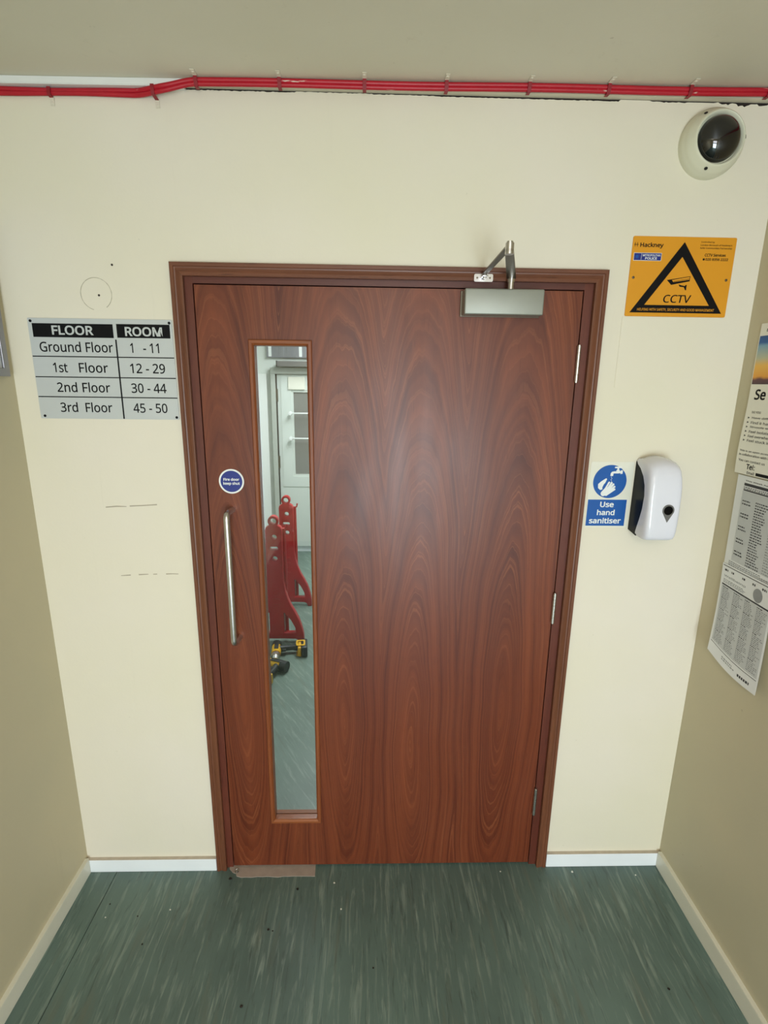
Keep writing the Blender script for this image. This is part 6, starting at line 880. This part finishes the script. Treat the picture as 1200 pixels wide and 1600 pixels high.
for px, py, s, m_, w in (
    (.726, -.036, .0048, 1, 'largest pale paint flake on the floor by the skirting right of the door'),
    (.954, -.051, .0030, 1, 'small pale paint flake on the floor near the right front corner'),
    (.463, -.030, .0026, 1, 'tiny pale paint flake right in front of the door foot near the hinges'),
    (-.142, -.067, .0034, 1, 'pale paint flake just in front of the door, right of the bare patch'),
    (-.112, -.163, .0030, 1, 'pale paint flake on the floor ahead of the one nearest the door'),
    (-.687, -.157, .0028, 1, 'pale paint flake on the floor in front of the left skirting'),
    (-.891, -.180, .0028, 1, 'pale paint flake on the floor beside the left seam'),
    (-.381, -.442, .0045, 0, 'dark crumb nearest the viewer, on the floor left of centre'),
    (-.345, -.227, .0040, 0, 'dark crumb on the floor in line with the pull handle'),
    (-.330, -.232, .0026, 0, 'tiny dark crumb right beside the crumb below the pull handle'),
    (-.269, -.089, .0046, 0, 'dark crumb on the floor just in front of the bare patch'),
    (-.734, -.267, .0028, 0, 'dark crumb on the left part of the floor, farther from the wall'),
    (-.787, -.177, .0028, 0, 'dark crumb on the floor close to the left front corner'),
    (-.004, -.347, .0030, 0, 'dark crumb in the middle of the floor'),
    (.871, -.418, .0040, 0, 'dark crumb on the right part of the floor'),
    (-.898, -.134, .0028, 0, 'dark crumb on the floor by the left seam near the wall')):
    o = crumb(px, py, s, M['flake'] if m_ else M['gap'], w, 'paint_flake' if m_ else 'grit')
    o['group'] = 'pale flakes on the floor' if m_ else 'dark crumbs on the floor'

# ------------------------------------------------------------------ beyond the glass: end door, rails for reflections, barriers, drills
d2 = thing('door_2', 'white painted door with grey window at the corridor end', 'door', (-.5, 3.70, 0), kind='structure')
b = BM(); prism(b, rect(-.93, -.10, .07, 1.795), [rect(-.775, -.30, .825, 1.63)], 'y', 3.655, 3.699); lf = mesh('door_leaf', b, M['white_wall'], d2)
b = BM(); prism(b, rect(-.895, -.12, .70, 1.775), [rect(-.795, -.28, .805, 1.65)], 'y', 3.648, 3.655); mesh('raised_panel', b, M['white_wall'], lf)
mesh('window_pane', bx(-.775, -.30, 3.672, 3.680, .825, 1.63), M['shade'], lf, label='grey window pane')
for z in (1.432, 1.190):
    b = BM(); tube(b, [(-.80, 3.655, z), (-.80, 3.61, z), (-.80, 3.60, z), (-.79, 3.592, z), (-.35, 3.592, z), (-.34, 3.60, z), (-.34, 3.655, z)], .008, 10)
    lathe(b, [(0, 0), (.018, 0), (.022, .012), (.018, .026), (0, .03)], (-.80, 3.60, z), (0, -1, 0), 16)
    mesh('reflected_line', b, M['white'], lf, True, 'white rail modelling a bright line reflected in the glass')  # rods added in place of bright lines reflected in the glass
b = BM(); box(b, -.985, -.940, 3.62, 3.70, 0, 1.86, bev=.004); mesh('door_post', b, M['postp'], d2)
for z in (1.60, .95):
    b = BM(); cyl(b, (-.932, 3.645, z-.06), (-.932, 3.645, z+.06), .011, seg=12); mesh('hinge', b, M['dsteel'], d2, True)
mesh('dark_post_strip', bx(-.9395, -.931, 3.64, 3.69, .07, 1.795), M['dark'], d2)  # near-black strip between post and leaf
mesh('door_head', bx(-.985, 0, 3.615, 3.70, 1.80, 1.858, bev=.004), M['postp'], d2)
b = BM(); box(b, -.90, -.10, 3.50, 3.62, 1.865, 1.915, bev=.004); o = mesh('door_operator', b, M['grey']); o['label'] = 'long grey box fixed above the white corridor door'; o['category'] = 'door operator'
mesh('end_cap', bx(-.905, -.90, 3.498, 3.622, 1.863, 1.917), M['dark'], o)
b = BM(); box(b, -.90, -.10, 3.62, 3.70, 1.868, 1.912); mesh('wall_bracket', b, M['grey'], o)
o = mesh('reflection_card', bx(-.82, -.66, 3.63, 3.648, 1.655, 1.775, bev=.004), M['offwhite']); o['label'] = 'small cream card modelling a bright reflection at the top of the corridor door'; o['category'] = 'notice'; o.name = 'glass_reflection'  # cream card added in place of a bright reflection in the glass
o = mesh('side_panel', bx(-1.30, -1.03, 3.66, 3.70, .07, 1.80, bev=.004), M['white']); o['label'] = 'tall white panel beside the corridor end door'; o['category'] = 'panel'; o.name = 'wall_panel'
b = bx(-1.02, -.30, 3.66, 3.70, 1.95, 2.20, bev=.003); o = mesh('transom_frame', b, M['alu']); o['label'] = 'ridged silver strip across the top of the corridor end wall'; o['category'] = 'panel'
for k in range(12): mesh('ridge', bx(-1.0+.058*k, -.972+.058*k, 3.652, 3.66, 1.96, 2.19), M['alu'] if k % 5 else M['white'], o)

def outline(cx):
    right = [(.045, 0.0), (.150, 0.0), (.150, .032), (.179, .0)]
    half = [(.148, .0), (.180, .0), (.178, .06), (.168, .11), (.150, .17), (.125, .225), (.100, .270), (.080, .320), (.064, .38), (.056, .44), (.054, .50), (.054, .800), (.048, .818), (.036, .826)]
    ring = [(.034*math.cos(a), .858+.036*math.sin(a)) for a in [-.75+k*(PI+1.5)/22 for k in range(23)]]
    arch = [(.142, .022), (.125, .032), (.05, .034)]
    pts = [(x, z) for x, z in half]+ring+[(-x, z) for x, z in half[::-1]]+[(-x, z) for x, z in arch]+[(x, z) for x, z in arch[::-1]]
    return [(cx+x, z) for x, z in pts]
def barrier(cx, y, label):
    t = thing('crowd_barrier', label, 'barrier', (cx, y, 0), group='red plastic barriers beyond the door glass')
    hs = [circ(cx, .858, .020, 16)]
    for s in (1, -1): hs.append([(cx+s*x, z) for x, z in ((.048, .075), (.128, .075), (.122, .115), (.095, .17), (.062, .215), (.048, .225))][::s])
    hs += [circ(cx+.004, .752, .017, 16), rrect(cx-.028, cx+.026, .664, .688, .010), circ(cx+.004, .605, .017, 16)]
    b = BM(); prism(b, outline(cx), hs, 'y', y-.022, y+.022, bev=.003); mesh('panel', b, M['redp'], t, True)
    b = BM(); tube(b, [(cx+.060, y+.030, .06), (cx+.060, y+.030, .45), (cx+.058, y+.030, .80)], .013, 12); tube(b, [(cx+.052, y+.03, .79), (cx+.075, y+.03, .80), (cx+.080, y+.03, .825)], .006, 8); mesh('hinge_post', b, M['redp'], t, True)
    for z in (.40, .36, .32, .28): mesh('moulded_rib', bx(cx-.018, cx+.022, y-.027, y-.022, z-.006, z+.006, bev=.001), M['redp'], t)
    b = BM(); box(b, cx-.020, cx+.022, y-.026, y-.022, .722+.05, .728+.05); mesh('moulded_rib', b, M['redp'], t)
barrier(-.647, 1.72, 'nearer red plastic barrier end, behind the cordless drills')
barrier(-.662, 2.33, 'farther red plastic barrier end, nearer the corridor end door')

def drill(label, loc, rz, tilt):
    """lying on its side: built with barrel along +x, handle along +y, then turned"""
    t = thing('cordless_drill', label, 'drill', loc, group='cordless drills on the corridor floor')
    M4 = Matrix.Rotation(rz, 4, 'Z') @ Matrix.Rotation(tilt, 4, 'X')
    def add(nm, b, m, lab=None):
        bmesh.ops.transform(b, matrix=Matrix.Translation(loc) @ M4, verts=b.verts); mesh(nm, b, m, t, True, lab)
    b = BM(); cyl(b, (-.075, 0, 0), (.055, 0, 0), .032, .030, 20); bmesh.ops.bevel(b, geom=[e for e in b.edges if len(e.link_faces) == 2 and e.calc_face_angle(0) > 1], offset=.006, segments=2, affect='EDGES'); add('motor_housing', b, M['dyellow'], 'yellow motor housing')
    b = BM(); cyl(b, (-.082, 0, 0), (-.04, 0, 0), .0335, .0335, 20); add('rear_cap', b, M['dblack'])
    b = BM(); cyl(b, (.055, 0, 0), (.085, 0, 0), .027, .027, 20); cyl(b, (.085, 0, 0), (.118, 0, 0), .023, .016, 20); add('chuck', b, M['steel'], 'silver and black chuck')
    b = BM(); tube(b, [(-.020, .02, 0), (-.028, .06, 0), (-.030, .10, 0), (-.026, .14, 0)], [.023, .019, .018, .023], 14); add('handle', b, M['dblack'])
    b = BM(); box(b, -.006, .008, .036, .062, -.008, .008, bev=.003); add('trigger', b, M['dblack'])
    b = BM(); box(b, -.072, .042, .138, .160, -.032, .032, bev=.006); add('battery_collar', b, M['dyellow'], 'yellow battery collar')
    b = BM(); box(b, -.078, .048, .160, .200, -.036, .036, bev=.008); add('battery_pack', b, M['dblack'])
    for sg in (-1, 1):
        b = BM(); prism(b, rrect(-.052, .022, .128, .186, .010), [rrect(-.040, .010, .138, .176, .008)], 'z', .0365*sg, .0395*sg); add('bumper_band', b, M['dyellow'], 'yellow rubber band round the battery foot')
        b = BM(); prism(b, rrect(-.050, .030, -.012, .016, .006), (), 'z', .0300*sg, .0335*sg, bev=.001); add('side_badge', b, M['dblack'])
drill('yellow and black cordless drill lying crosswise, nearer the red barrier', (-.625, 1.53, .037), -1.45, .0)
drill('yellow and black cordless drill in front, its battery pack towards the door', (-.60, 1.36, .037), 2.75, .0)
